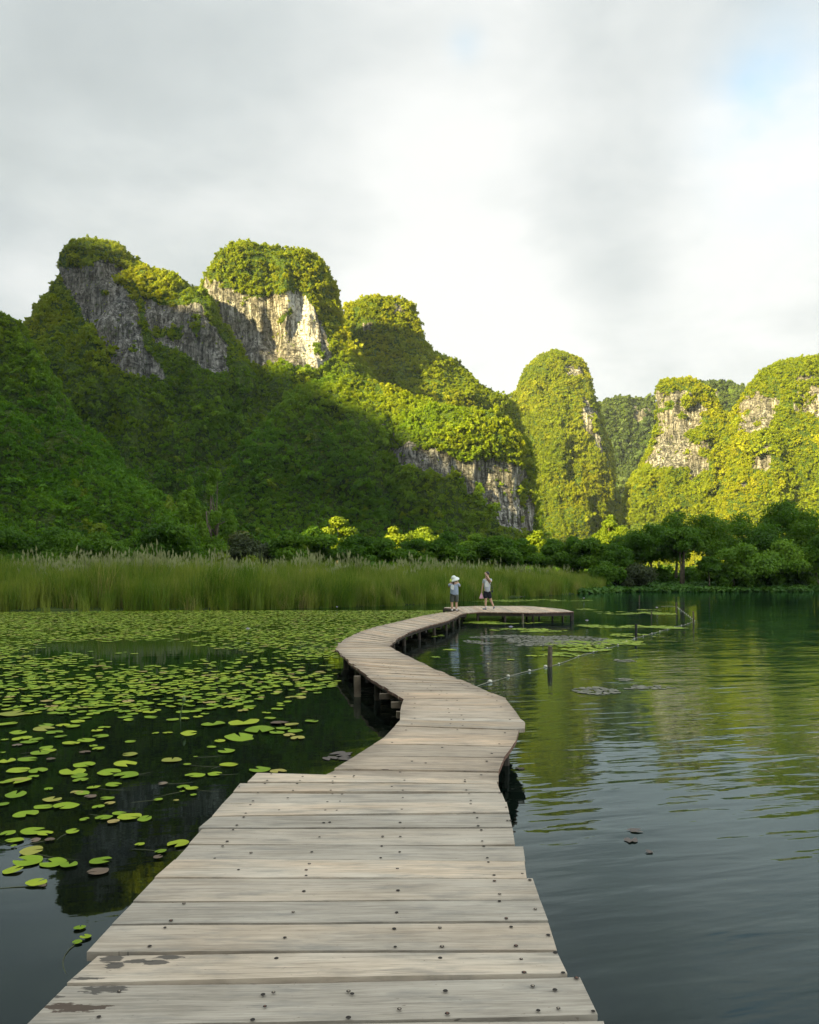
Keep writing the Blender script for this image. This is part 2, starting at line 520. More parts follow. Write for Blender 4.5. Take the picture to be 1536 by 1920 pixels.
# ------------------------------------------------------------------ instanced foliage stuff
def leaf_cloud(centers, radii, n, size, squash=1.0, shell=.55, up=.35, seed=0, aspect=1.7):
    """leaf faces spread through lumpy volumes -> V, Q arrays; quads folded slightly"""
    r = np.random.default_rng(seed)
    centers = np.asarray(centers, float); radii = np.asarray(radii, float)
    w = radii ** 2; w = w / w.sum()
    ci = r.choice(len(centers), n, p=w)
    d = r.normal(size=(n, 3)); d /= np.linalg.norm(d, axis=1)[:, None]
    rr = radii[ci] * (shell + (1 - shell) * r.random(n) ** .6) * (1 + .12 * r.normal(size=n))
    off = d * rr[:, None]; off[:, 2] *= squash
    c = centers[ci] + off
    nrm = d * .8 + r.normal(size=(n, 3)) * .55 + np.array([0, 0, up])
    nrm /= np.linalg.norm(nrm, axis=1)[:, None]
    t = np.cross(nrm, r.normal(size=(n, 3))); t /= np.linalg.norm(t, axis=1)[:, None]
    b = np.cross(nrm, t)
    s = size * (.6 + .8 * r.random(n))[:, None]
    V = np.empty((n, 4, 3))
    V[:, 0] = c - t * s * .5 * aspect; V[:, 2] = c + t * s * .5 * aspect
    V[:, 1] = c - b * s * .5 + nrm * s * .12; V[:, 3] = c + b * s * .5 + nrm * s * .12
    return V.reshape(-1, 3), np.arange(n * 4).reshape(n, 4)


def proto(name, V, Q, mat, smooth=False):
    o = mesh_obj(name, V, Q, mat, smooth=smooth)
    COL.objects.unlink(o)
    return o


def scatter(name, pts, rot, scl, pid, protos, label=None, cat=None):
    col = bpy.data.collections.new(name + ' sources')
    for p in protos: col.objects.link(p)
    me = bpy.data.meshes.new(name)
    n = len(pts)
    me.vertices.add(n); me.vertices.foreach_set('co', np.asarray(pts, np.float32).ravel())
    a = me.attributes.new('rot', 'FLOAT_VECTOR', 'POINT'); a.data.foreach_set('vector', np.asarray(rot, np.float32).ravel())
    a = me.attributes.new('scl', 'FLOAT_VECTOR', 'POINT'); a.data.foreach_set('vector', np.asarray(scl, np.float32).ravel())
    a = me.attributes.new('pid', 'INT', 'POINT'); a.data.foreach_set('value', np.asarray(pid, np.int32))
    me.update()
    o = bpy.data.objects.new(name, me); COL.objects.link(o)
    ng = bpy.data.node_groups.new(name + ' nodes', 'GeometryNodeTree')
    ng.interface.new_socket('Geometry', in_out='INPUT', socket_type='NodeSocketGeometry')
    ng.interface.new_socket('Geometry', in_out='OUTPUT', socket_type='NodeSocketGeometry')
    gi = ng.nodes.new('NodeGroupInput'); go = ng.nodes.new('NodeGroupOutput')
    ci = ng.nodes.new('GeometryNodeCollectionInfo')
    ci.inputs['Collection'].default_value = col
    ci.inputs['Separate Children'].default_value = True
    ci.inputs['Reset Children'].default_value = True
    ip = ng.nodes.new('GeometryNodeInstanceOnPoints')
    ip.inputs['Pick Instance'].default_value = True

    def attr(nm, t):
        k = ng.nodes.new('GeometryNodeInputNamedAttribute'); k.data_type = t
        k.inputs['Name'].default_value = nm
        return [s for s in k.outputs if s.enabled and s.name == 'Attribute'][0]
    L = ng.links.new
    L(gi.outputs[0], ip.inputs['Points']); L(ci.outputs[0], ip.inputs['Instance'])
    L(attr('pid', 'INT'), ip.inputs['Instance Index'])
    e2r = ng.nodes.new('FunctionNodeEulerToRotation')
    L(attr('rot', 'FLOAT_VECTOR'), e2r.inputs[0]); L(e2r.outputs[0], ip.inputs['Rotation'])
    L(attr('scl', 'FLOAT_VECTOR'), ip.inputs['Scale'])
    L(ip.outputs[0], go.inputs[0])
    md = o.modifiers.new('scatter', 'NODES'); md.node_group = ng
    tag(o, label, cat, kind='stuff')
    return o


def clump_protos(tagname, mat, k=5, n=110, size=.34):
    out = []
    for i in range(k):
        r = np.random.default_rng(100 + i)
        cs = [(0, 0, .1)]; rs = [.5]
        for j in range(9 + i % 4):
            a = r.random() * 2 * PI; q = .25 + .75 * r.random()
            cs.append((math.cos(a) * q, math.sin(a) * q, -.3 + 1.2 * r.random() * (1.15 - .6 * q))); rs.append(.16 + .24 * r.random())
        V, Qd = leaf_cloud(cs, rs, n, size, .8, .3, .55, seed=i + 5)
        out.append(proto('%s_%c' % (tagname, 97 + i), V, Qd, mat))
    return out


# ------------------------------------------------------------------ karst mountains
VEG = {'hill': [], 'far': []}


def mountain(left, right, d, k=.55, rows=150, fcols=170, bcols=26, amp=5.0, seed=0, rocks=(), pale=(), dens=.30, vs=1.0, kind='hill', bias=0.0, pw=2.3, name='mountain'):
    def cv(L):
        P = np.array([at_d(px, py, d)[[0, 2]] for px, py in L])
        P = P[np.argsort(P[:, 1])]
        return P
    Lp, Rp = cv(left), cv(right)
    top = max(Lp[-1, 1], Rp[-1, 1])
    tt = np.linspace(0, 1, rows)
    z = -2 + (top + 2) * (1 - (1 - tt) ** 1.25)
    z[-1] = top
    xl = np.interp(z, Lp[:, 1], Lp[:, 0]); xr = np.interp(z, Rp[:, 1], Rp[:, 0])
    xc = (xl + xr) / 2; a = np.maximum((xr - xl) / 2, .05)
    th = np.concatenate([np.linspace(PI, 2 * PI, fcols, endpoint=False), np.linspace(0, PI, bcols, endpoint=False)])
    cs, sn = np.cos(th), np.sin(th)
    ex = 2 / pw
    ux = np.sign(cs) * np.abs(cs) ** ex; uy = np.sign(sn) * np.abs(sn) ** ex
    X = xc[:, None] + a[:, None] * ux[None]
    Y = d + (k * a)[:, None] * uy[None]
    Z = np.repeat(z[:, None], len(th), 1)
    P = np.stack([X, Y, Z], -1)
    # displacement, outward in plan + up near the top
    out = np.stack([np.broadcast_to(ux[None], X.shape), np.broadcast_to(uy[None], X.shape), np.zeros_like(X)], -1)
    out /= np.linalg.norm(out, axis=-1)[..., None] + 1e-9
    n1 = fbm(P / 26.0, 3, seed); n2 = fbm(P / 7.0, 3, seed + 9)
    rib = fbm(P / np.array([9.0, 9.0, 45.0]), 3, seed + 17)
    fade = np.clip(a / 14.0, .05, 1)[:, None]
    fr = np.clip(-uy, 0, 1)[None] ** .5          # keep outline: mostly push the front
    gul = np.abs(fbm(P / np.array([24.0, 24.0, 70.0]), 3, seed + 61)) * 3.0 - .9
    low = np.clip((top - z) / (top * .5), .25, 1)[:, None]
    disp = (n1 * amp * 1.7 + rib * amp * 1.1 + gul * amp * 1.0 * low) * (.2 + .8 * fr) * fade + n2 * amp * .36 * fade
    # gullies
    P = P + out * disp[..., None]
    P[..., 2] += np.where(z[:, None] > 3, 1, 0) * (n2 * 1.2) * np.clip((top - P[..., 2]) / 10, .15, 1)
    # image-plane position as seen from the walkway, used only to say which faces are bare rock
    PX = CX + F * P[..., 0] / P[..., 1]; PY = HZ - F * (P[..., 2] - HC) / P[..., 1]
    wx = 13 * fbm(P / 9.0, 3, seed + 31); wy = 15 * fbm(P / 10.0, 3, seed + 37)
    rock = np.zeros(X.shape); pl = np.zeros(X.shape)
    for poly in rocks:
        rock = np.maximum(rock, in_poly(PX + wx, PY + wy, poly).astype(float))
    for poly in pale:
        pl = np.maximum(pl, in_poly(PX + wx * .6, PY + wy * .6, poly).astype(float))
    holes = fbm(P / np.array([7.0, 7.0, 5.0]), 3, seed + 41)
    rock = rock * (holes < .40)
    front = (uy < .15)[None] & np.ones_like(X, bool)
    rock = np.where(front, rock, 0)
    step = rock * (1.6 * fbm(P / np.array([3.2, 3.2, 16.0]), 3, seed + 51) + .9 * np.abs(vnoise(P / np.array([14., 14., 3.4]), seed + 5)) - .7)
    P = P + out * step[..., None]
    nr, nc = X.shape
    idx = np.arange(nr * nc).reshape(nr, nc)
    nxt = np.roll(idx, -1, 1)
    Qd = np.stack([idx[:-1], nxt[:-1], nxt[1:], idx[1:]], -1).reshape(-1, 4)
    V = P.reshape(-1, 3)
    o = mesh_obj(name, V, Qd, M['rock'], smooth=True, attrs={'rock': rock.ravel(), 'pale': pl.ravel()})
    tag(o, kind='structure')
    # plants
    A, B, C_, D_ = (V[Qd[:, i]] for i in range(4))
    nrm = np.cross(C_ - A, D_ - B); area = np.linalg.norm(nrm, axis=1) / 2
    nrm /= (2 * area[:, None] + 1e-9)
    nrm *= np.sign((nrm * out.reshape(-1, 3)[Qd[:, 0]]).sum(1) + nrm[:, 2] + 1e-6)[:, None]
    ctr = (A + C_) / 2
    rk = rock.ravel()[Qd].mean(1)
    colf = np.tile(np.concatenate([np.ones(fcols + 5), np.zeros(bcols - 9), np.ones(4)]), nr - 1)[:len(ctr)]
    pxc = CX + F * ctr[:, 0] / ctr[:, 1]
    vis = colf * (ctr[:, 2] > 0) * (np.abs(pxc - 768) < 1050)
    lam = area * vis * np.where(rk > .5, dens * .06, dens) * 2.6
    cnt = rng.poisson(lam)
    fi = np.repeat(np.arange(len(cnt)), cnt)
    u, v = rng.random((2, len(fi), 1))
    p = A[fi] * (1 - u) * (1 - v) + B[fi] * u * (1 - v) + C_[fi] * u * v + D_[fi] * (1 - u) * v
    nn = nrm[fi]
    big = rng.random(len(fi)) ** 3.0
    s = (.55 + 1.75 * big) * vs * .85 * np.where(rng.random(len(fi)) < .025, 1.9, 1) * np.where(rk[fi] > .5, .6, 1) * (1 + .45 * vnoise(p / 11, 3))
    p = p + nn * (s * .15)[:, None]
    VEG[kind].append((p, nn, s))
    return o


F1r = [[(112, 500), (215, 505), (256, 580), (272, 650), (305, 705), (250, 708), (200, 665), (172, 620), (145, 570), (118, 530)],
       [(262, 552), (300, 572), (375, 570), (430, 640), (430, 700), (385, 690), (340, 660), (285, 640)], [(195, 485), (250, 520), (235, 535), (150, 505)]]
mountain([(190, 456), (150, 460), (118, 472), (106, 490), (104, 520), (98, 560), (50, 640), (-30, 800), (-200, 1080)],
         [(190, 456), (222, 464), (245, 480), (262, 494), (300, 517), (350, 537), (385, 560), (440, 640), (540, 800), (650, 1080)],
         300, .52, seed=1, rocks=F1r, vs=.85, amp=4.5)
F2r = [[(378, 545), (440, 540), (500, 555), (560, 540), (610, 600), (622, 670), (590, 695), (500, 680), (420, 700), (395, 640)],
       [(380, 515), (420, 530), (415, 545), (380, 545)]]
mountain([(500, 473), (460, 475), (425, 482), (395, 499), (378, 520), (375, 545), (370, 600), (350, 680), (260, 850), (120, 1080)],
         [(500, 473), (560, 474), (590, 482), (615, 502), (630, 530), (637, 580), (655, 640), (720, 740), (800, 900), (900, 1080)],
         310, .48, seed=2, rocks=F2r, vs=.85, pale=[[(530, 540), (585, 545), (606, 690), (570, 690)]], amp=4.5)
mountain([(730, 562), (690, 564), (662, 577), (640, 610), (600, 700), (480, 1080)],
         [(730, 562), (755, 564), (775, 577), (788, 602), (793, 635), (808, 668), (850, 692), (900, 730), (948, 757), (1010, 1080)],
         356, .5, seed=3, rocks=[[(745, 572), (775, 580), (770, 590), (735, 582)], [(680, 610), (700, 610), (695, 630), (682, 628)]], amp=2.6, rows=120, fcols=130, dens=.34, vs=.9)
mountain([(842, 669), (815, 670), (795, 700), (700, 1080)],
         [(842, 669), (862, 677), (880, 702), (900, 727), (940, 752), (965, 765), (1010, 1080)],
         392, .5, seed=4, rocks=[[(820, 672), (850, 672), (870, 690), (835, 686)]], amp=2.6, rows=100, fcols=110, dens=.30, vs=.95)
mountain([(1040, 662), (1015, 668), (992, 690), (973, 720), (960, 745), (953, 780), (925, 860), (880, 1080)],
         [(1040, 662), (1065, 666), (1090, 677), (1102, 700), (1111, 740), (1118, 780), (1134, 840), (1144, 880), (1150, 950), (1168, 1080)],
         550, 1.05, pw=2.0, seed=5, rocks=[[(1060, 682), (1090, 690), (1096, 710), (1060, 704)], [(1090, 745), (1116, 770), (1130, 850), (1110, 840), (1095, 800)]], amp=5, rows=150, fcols=150, dens=.36, vs=1.05)
mountain([(1195, 752), (1160, 755), (1115, 758), (1080, 800), (1000, 1080)],
         [(1195, 752), (1213, 757), (1226, 775), (1245, 900), (1300, 1080)],
         760, .6, seed=6, rocks=[[(1192, 757), (1218, 765), (1205, 795), (1188, 780)]], amp=8, rows=90, fcols=100, dens=.09, vs=1.9, kind='far')
mountain([(1350, 718), (1318, 719), (1292, 760), (1250, 1080)], [(1350, 718), (1375, 723), (1393, 735), (1420, 800), (1480, 1080)],
         640, .6, seed=7, rocks=[[(1325, 735), (1350, 728), (1345, 760), (1325, 760)]], amp=7, rows=80, fcols=90, dens=.11, vs=1.7, kind='far')
C1r = [[(1215, 730), (1300, 738), (1335, 770), (1315, 805), (1275, 822), (1332, 830), (1330, 888), (1285, 878), (1212, 876), (1218, 830)], [(1290, 890), (1310, 870), (1318, 890), (1295, 905)]]
mountain([(1275, 711), (1250, 714), (1236, 726), (1231, 750), (1228, 800), (1220, 850), (1190, 890), (1175, 930), (1160, 1080)],
         [(1275, 711), (1300, 716), (1315, 730), (1345, 770), (1390, 800), (1450, 900), (1530, 1080)],
         408, .6, seed=8, rocks=C1r, amp=5, rows=140, fcols=140, dens=.32, vs=1.0)
C2r = [[(1380, 740), (1420, 732), (1465, 752), (1440, 808), (1385, 812)], [(1492, 705), (1570, 695), (1570, 790), (1490, 770)], [(1412, 880), (1428, 838), (1440, 842), (1436, 878)], [(1385, 910), (1400, 900), (1395, 930)]]
mountain([(1510, 674), (1480, 680), (1440, 694), (1410, 714), (1394, 740), (1375, 790), (1330, 850), (1230, 1080)],
         [(1510, 674), (1560, 674), (1620, 690), (1700, 740), (1800, 900), (1950, 1080)],
         392, .5, seed=9, rocks=C2r, amp=5.5, rows=140, fcols=170, dens=.32, vs=1.0)
# lower wooded spur with the grey cliff
Hr = [[(715, 785), (740, 800), (750, 835), (770, 825), (830, 850), (880, 868), (940, 858), (985, 872), (1000, 930), (992, 1000), (955, 1000), (915, 950), (880, 930), (865, 890), (800, 885), (745, 865)]]
mountain([(640, 700), (560, 735), (450, 860), (330, 1080)],
         [(640, 700), (700, 716), (760, 738), (830, 765), (880, 776), (930, 784), (963, 803), (988, 832), (1000, 870), (1008, 930), (1015, 1000), (1040, 1080)],
         250, .42, seed=10, rocks=Hr, amp=4.5, rows=130, fcols=190, dens=.46, vs=.75)
# wooded slope filling the left
mountain([(-120, 520), (-200, 535), (-500, 1080)], [(-120, 520), (-40, 560), (2, 585), (34, 600), (60, 650), (120, 760), (230, 880), (360, 980), (470, 1080)],
         205, .5, seed=12, amp=5, rows=120, fcols=200, dens=.46, vs=.72)


# mountain behind the walkway to the left, whose shade lies over the lake
def shade_ridge():
    us = np.linspace(-470, 230, 330)
    hv = np.interp(us, [-470, -400, -350, -307, -292, -284, -245, -205, -190, -175, -148, -120, -100, -88, -80, -76, -64, -59, -52, -40, 40, 120, 230],
                   [60, 140, 160, 166, 157, 150, 130, 114, 108, 98, 83, 60, 46, 38, 29, 24.3, 25.2, 46, 62, 66, 75, 70, 10])
    s0 = -130.0
    prof = np.concatenate([np.linspace(-1, 1, 41)])
    V = []
    for u, h in zip(us, hv):
        H = max(h - s0 * TAN, 5)
        for q in prof:
            s = s0 + q * 62
            z = H * (1 - abs(q) ** 1.6) - 2
            V.append((TX * s + NX * u, TY * s + NY * u, z))
    V = np.array(V)
    crest = np.tile(np.abs(prof) < .12, len(us))
    nz = fbm(V / 22.0, 4, 77)
    V[:, 0] += nz * 5; V[:, 1] += fbm(V / 22.0, 3, 80) * 5
    V[:, 2] += np.where(V[:, 2] > 2, nz * np.where(crest, 3.5, 5) + np.where(crest, 5.0 * fbm(V / 7.0, 3, 91), 0), 0)
    n, k = len(us), len(prof)
    idx = np.arange(n * k).reshape(n, k)
    Qd = np.stack([idx[:-1, :-1], idx[1:, :-1], idx[1:, 1:], idx[:-1, 1:]], -1).reshape(-1, 4)
    tag(mesh_obj('mountain', V, Qd, M['rock'], smooth=True, attrs={'rock': np.zeros(len(V)), 'pale': np.zeros(len(V))}), kind='structure')


shade_ridge()


def plant_hills(name, key, mat, size, label):
    P = np.concatenate([a for a, b, c in VEG[key]]); Nn = np.concatenate([b for a, b, c in VEG[key]]); S = np.concatenate([c for a, b, c in VEG[key]])
    keep = P[:, 2] > .3
    P, Nn, S = P[keep], Nn[keep], S[keep]
    n = len(P)
    up = Nn * .55 + np.array([0, 0, .75]); up /= np.linalg.norm(up, axis=1)[:, None]
    rx = np.arctan2(-up[:, 1], up[:, 2]); ry = np.arcsin(np.clip(up[:, 0], -1, 1))
    rot = np.stack([rx, ry, rng.random(n) * 2 * PI], -1)
    # euler order XYZ: spin first about z needs to be innermost; tilt is mild so the order hardly matters
    rot[:, 0] += rng.normal(size=n) * .15
    scl = S[:, None] * np.stack([1 + .2 * rng.normal(size=n), 1 + .2 * rng.normal(size=n), .95 + .3 * rng.random(n)], -1)
    scatter(name, P, rot, scl, rng.integers(0, 6, n), clump_protos(name + '_clump', mat, 6, 290, size), label, 'trees')
    print('hill plants', key, n)


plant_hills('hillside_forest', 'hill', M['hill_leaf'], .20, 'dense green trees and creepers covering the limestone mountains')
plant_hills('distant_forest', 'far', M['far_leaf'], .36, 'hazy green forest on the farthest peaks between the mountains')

# ------------------------------------------------------------------ boardwalk
DZ = 0.40
walk = empty('boardwalk', (0, 8, 0))
tag(walk, 'winding boardwalk of weathered grey planks on posts across the lake', 'boardwalk')
PLANKS = []


def local(o, V):
    return V


def plank(FL, FR, NR, NL, mat, gap=.006, dz=0., rag=.004, ends=1.0, seg=14, thick=.042, round_end=0):
    """one board; corners given in world coordinates, far edge and near edge"""
    FL, FR, NR, NL = (np.array(p, float)[:2] for p in (FL, FR, NR, NL))
    g = (gap + .004) / 2
    u = (FR + NR - FL - NL); u /= np.linalg.norm(u)
    w = (NL + NR - FL - FR) / 2; w = w - u * w.dot(u); w /= (np.linalg.norm(w) + 1e-9)
    FL, FR, NR, NL = FL + w * g, FR + w * g, NR - w * g, NL - w * g
    c = (FL + FR + NR + NL) / 4
    ang = math.atan2(u[1], u[0])
    R = np.array([[math.cos(-ang), -math.sin(-ang)], [math.sin(-ang), math.cos(-ang)]])
    V, att = [], []
    r = rng
    tilt = r.normal() * .002; bow = r.normal() * .003; off = dz + r.normal() * .0015
    ph = r.random(4) * 6
    for j in range(seg + 1):
        t = j / seg
        f = FL * (1 - t) + FR * t; n = NL * (1 - t) + NR * t
        jf = rag * (math.sin(t * 5 + ph[0]) * .5 + math.sin(t * 13 + ph[1]) * .35 + r.normal() * .2)
        jn = rag * (math.sin(t * 4 + ph[2]) * .5 + math.sin(t * 11 + ph[3]) * .35 + r.normal() * .2)
        f = f + w * (jf + .0); n = n + w * (jn - .0)
        if round_end and j >= seg - 1:
            sh = .25 if j == seg else .06
            f, n = f * (1 - sh) + (f + n) / 2 * sh, n * (1 - sh) + (f + n) / 2 * sh
        z = DZ + off + bow * math.sin(PI * t) + tilt * (t - .5)
        e = max(0, 1 - min(t, 1 - t) * seg / 2.2) * ends
        for p, zz_ in ((f, z), (n, z), (f, z - thick), (n, z - thick)):
            q = R @ (p - c)
            V.append((q[0], q[1], zz_ - DZ)); att.append(e)
    Fc, mi = [], []
    for j in range(seg):
        a, b = j * 4, (j + 1) * 4
        Fc += [(a + 1, b + 1, b, a), (a + 2, b + 2, b + 3, a + 3), (a, b, b + 2, a + 2), (a + 3, b + 3, b + 1, a + 1)]
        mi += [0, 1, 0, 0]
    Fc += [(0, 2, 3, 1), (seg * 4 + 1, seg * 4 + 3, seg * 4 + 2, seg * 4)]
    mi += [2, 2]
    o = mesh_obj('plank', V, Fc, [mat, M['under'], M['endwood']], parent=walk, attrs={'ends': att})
    o.data.polygons.foreach_set('material_index', mi)
    o.location = (c[0] - walk.location.x, c[1] - walk.location.y, DZ)
    o.rotation_euler = (0, 0, ang)
    PLANKS.append((o, [FL, FR, NR, NL], c, ang))
    return o


def D(px, py):
    return at(px, py, DZ)[:2]


# front deck, board by board: (far-left, far-right, near-right, near-left)
front = [((482, 1449), (931, 1463), (933, 1470), (464, 1466), .006), ((451, 1468), (933, 1470), (939, 1486), (437, 1485), .022),
         ((437, 1486), (941, 1486), (949, 1506), (418, 1506), .020), ((418, 1507), (950, 1505), (955, 1525), (398, 1531), .008),
         ((398, 1531), (955, 1526), (961, 1552), (372, 1553), .016), ((380, 1554), (961, 1553), (966, 1585), (354, 1583), .007),
         ((354, 1584), (981, 1587), (985, 1615), (328, 1612), .004), ((328, 1612), (983, 1615), (988, 1648), (289, 1647), .009),
         ((290, 1648), (999, 1647), (1013, 1688), (249, 1691), .006), ((250, 1692), (1013, 1688), (1028, 1727), (209, 1734), .009),
         ((209, 1735), (1028, 1729), (1045, 1783), (162, 1786), .012), ((185, 1791), (1044, 1785), (1065, 1829), (124, 1845), .014),
         ((124, 1849), (1087, 1831), (1122, 1904), (47, 1926), .010)]
for a, b, c_, d_, g in front:
    plank(D(*a), D(*b), D(*c_), D(*d_), M['deck'], gap=g, ends=.25, rag=.005, seg=18)
yy = D(600, 1920)[1] - .01
xl0, xr0 = -1.42, .70
for i in range(16):
    wd = .25 + .04 * rng.random()
    j1, j2 = rng.normal() * .02, rng.normal() * .02
    plank((xl0 + j1, yy), (xr0 + j2 + (.01 if i else .03), yy + (.03 if i == 0 else 0)), (xr0 + j2, yy - wd), (xl0 + j1, yy - wd), M['deck'], gap=.008, ends=.25)
    yy -= wd
# second stretch
mid = [((627, 1442), (935, 1446)), ((666, 1418), (945, 1421)), ((700, 1396), (960, 1400)), ((720, 1383), (968, 1388)), ((741, 1361), (973, 1369))]
mid = [((607, 1452), (935, 1464))] + mid
for (l0, r0), (l1, r1) in zip(mid[:-1], mid[1:]):
    la, ra = np.array(D(*l0)), np.array(D(*r0)); lb, rb = np.array(D(*l1)), np.array(D(*r1))
    plank(lb, rb, ra, la, M['deck_far'], gap=.012, ends=.9, rag=.008, dz=-.012 if l0[1] > 1450 else 0)
plank(D(750, 1351), D(985, 1354), D(984, 1369), D(741, 1361), M['deck'], gap=.01, ends=.1, round_end=1, dz=.004)
plank(D(751, 1346), D(976, 1348), D(984, 1354), D(750, 1351), M['deck'], gap=.012, ends=.1, dz=.002)
mid = [((750, 1346), (976, 1348)), ((751, 1332), (967, 1334)), ((753, 1322), (957, 1322)), ((757, 1311), (947, 1309))]
for (l0, r0), (l1, r1) in zip(mid[:-1], mid[1:]):
    plank(D(*l1), D(*r1), D(*r0), D(*l0), M['deck_far'], gap=.010, ends=.9, rag=.008)
pairs = [((757, 1311), (947, 1309)), ((720, 1287), (903, 1291)), ((690, 1268), (862, 1274)), ((655, 1242), (812, 1253)), ((630, 1217), (733, 1214)),
         ((634, 1207), (732, 1211)), ((648, 1197), (737, 1206)), ((677, 1184), (746, 1197)), ((705, 1175), (768, 1185)), ((744, 1166), (801, 1174)),
         ((792, 1154.5), (840, 1164)), ((825, 1149), (857, 1156)), ((849, 1146.3), (866, 1151.3)), ((868, 1143.6), (880, 1148.9))]
LP = np.array([D(*p[0]) for p in pairs]); RP = np.array([D(*p[1]) for p in pairs])
cum = [0]
for i in range(len(pairs) - 1):
    cum.append(cum[-1] + .5 * (np.linalg.norm(LP[i + 1] - LP[i]) + np.linalg.norm(RP[i + 1] - RP[i])))
cum = np.array(cum)
tpos = [0.0]
while tpos[-1] < cum[-1] - .2:
    tpos.append(tpos[-1] + .20 + .10 * rng.random())
tpos[-1] = cum[-1]


def lerp2(P, t):
    return np.array([np.interp(t, cum, P[:, 0]), np.interp(t, cum, P[:, 1])])


skew = 0
for t0, t1 in zip(tpos[:-1], tpos[1:]):
    l0, l1, r0, r1 = lerp2(LP, t0), lerp2(LP, t1), lerp2(RP, t0), lerp2(RP, t1)
    e1, e2 = rng.normal() * .018, rng.normal() * .018
    dv = (r0 - l0) / np.linalg.norm(r0 - l0)
    plank(l1 - dv * e1, r1 + dv * e2, r0 + dv * e2, l0 - dv * e1, M['deck_far'], gap=.010 + .010 * rng.random(), ends=.9, rag=.007, seg=10)
# end platform: boards run away from the viewer
bk = np.array([D(833, 1138.8), D(892, 1136.2), D(987, 1136.2), D(1040, 1140.3), D(1073, 1144.4)])
fr_ = np.array([D(832, 1139.6), D(868, 1143.6), D(868.5, 1150.6), D(896, 1147.6), D(1000, 1149), D(1072, 1147.2)])
xs = np.arange(bk[0, 0], bk[-1, 0] + .01, .26)
for x0, x1 in zip(xs[:-1], xs[1:]):
    b0, b1 = np.interp([x0, x1], bk[:, 0], bk[:, 1]); f0, f1 = np.interp([x0 + .001, x1 - .001], fr_[:, 0], fr_[:, 1])
    if b0 - f0 < .1: f0 -= .15; f1 -= .1
    plank((x0, f0), (x0, b0), (x1, b1), (x1, f1), M['deck_far'], gap=.012, ends=.4, seg=8)

# beams and posts under the boards
CL = [(xl0 + .0, -3.0), tuple(D(482, 1449) + np.array([.05, -.1]))]
edgeL = [np.array([-1.30, -3.0]), np.array([-1.32, 3.0]), np.array([-1.28, 6.2])]
edgeR = [np.array([.58, -3.0]), np.array([.60, 3.0]), np.array([.62, 6.2])]
mL = [np.array(D(640, 1440)), np.array(D(742, 1360)), np.array(D(757, 1311))] + [p for p in LP[1:]]
mR = [np.array(D(934, 1455)), np.array(D(968, 1388)), np.array(D(976, 1352)), np.array(D(947, 1309))] + [p for p in RP[1:]]


def resample(P, step):
    P = np.array(P); s = np.concatenate([[0], np.cumsum(np.linalg.norm(np.diff(P, axis=0), axis=1))])
    t = np.linspace(0, s[-1], max(2, int(s[-1] / step) + 1))
    return np.stack([np.interp(t, s, P[:, 0]), np.interp(t, s, P[:, 1])], -1)


def inset(P, Q, amt):
    """move P towards Q"""
    out = []
    for p in P:
        q = min(Q, key=lambda k: np.linalg.norm(k - p))
        v = q - p; out.append(p + v / np.linalg.norm(v) * amt)
    return np.array(out)


def box_between(p, q, w, h, ztop):
    p, q = np.array(p, float), np.array(q, float)
    u = (q - p) / np.linalg.norm(q - p); n = np.array([-u[1], u[0]]) * w / 2
    V = [(*(a + s * n), z) for a in (p, q) for s in (-1, 1) for z in (ztop - h, ztop)]
    return V, [(0, 1, 3, 2), (4, 6, 7, 5), (0, 4, 5, 1), (2, 3, 7, 6), (1, 5, 7, 3), (0, 2, 6, 4)]


def to_walk(V):
    return [(v[0] - walk.location.x, v[1] - walk.location.y, v[2]) for v in V]


def beam(p, q, w=.09, h=.13, ztop=DZ - .046, mat='under'):
    V, Fc = box_between(p, q, w, h, ztop)
    return mesh_obj('beam', to_walk(V), Fc, M[mat], walk)


def post(p, r=.055, ztop=DZ - .05, mat='under'):
    V, Fc = tube([(p[0], p[1], -.8), (p[0] + .01, p[1], -.2), (p[0], p[1], ztop)], [r * 1.08, r * 1.03, r], 10)
    return mesh_obj('post', to_walk(V), Fc, M[mat], walk)


for E_, O_ in ((edgeL, edgeR), (edgeR, edgeL)):
    for a, b in zip(E_[:-1], E_[1:]): beam(a, b)
    for p in resample(E_, 1.9): post(p)
beam((-.35, -3), (-.35, 6.2))
rl, rr_ = resample(mL, 1.0), resample(mR, 1.0)
il, ir = inset(rl, resample(mR, .2), .16), inset(rr_, resample(mL, .2), .16)
for P_ in (il, ir):
    for i in range(len(P_) - 1):
        beam(P_[i], P_[i + 1], h=.11)
    for i in range(0, len(P_), 2): post(P_[i])
for i in range(1, len(il) - 1, 2):
    q = min(ir, key=lambda k: np.linalg.norm(k - il[i]))
    beam(il[i], q, h=.09, ztop=DZ - .16)
post(np.array(D(672, 1262)) + np.array([-.02, .0]), r=.06, mat='post')
# stubs of cross beams sticking out on the left of the bend
for px, py in ((716, 1290), (738, 1305), (748, 1322)):
    a = np.array(D(px, py)); beam(a + np.array([-.03, -.02]), a + np.array([.3, .03]), w=.08, h=.08, ztop=DZ - .08, mat='post')
# platform frame
for P_ in (np.array([fr_[0], fr_[1]]), np.array([fr_[3], fr_[4]]), np.array([fr_[4], fr_[5]]), bk[:3], bk[2:]):
    P_ = P_ + np.array([0, .10]) * (1 if P_[0, 1] < 37 else -1)
    for i in range(len(P_) - 1): beam(P_[i], P_[i + 1], h=.12)
    for p in resample(P_, 1.0): post(p, r=.05)
post(np.array(D(980, 1149)) + np.array([0, -.06]), r=.045, mat='post')

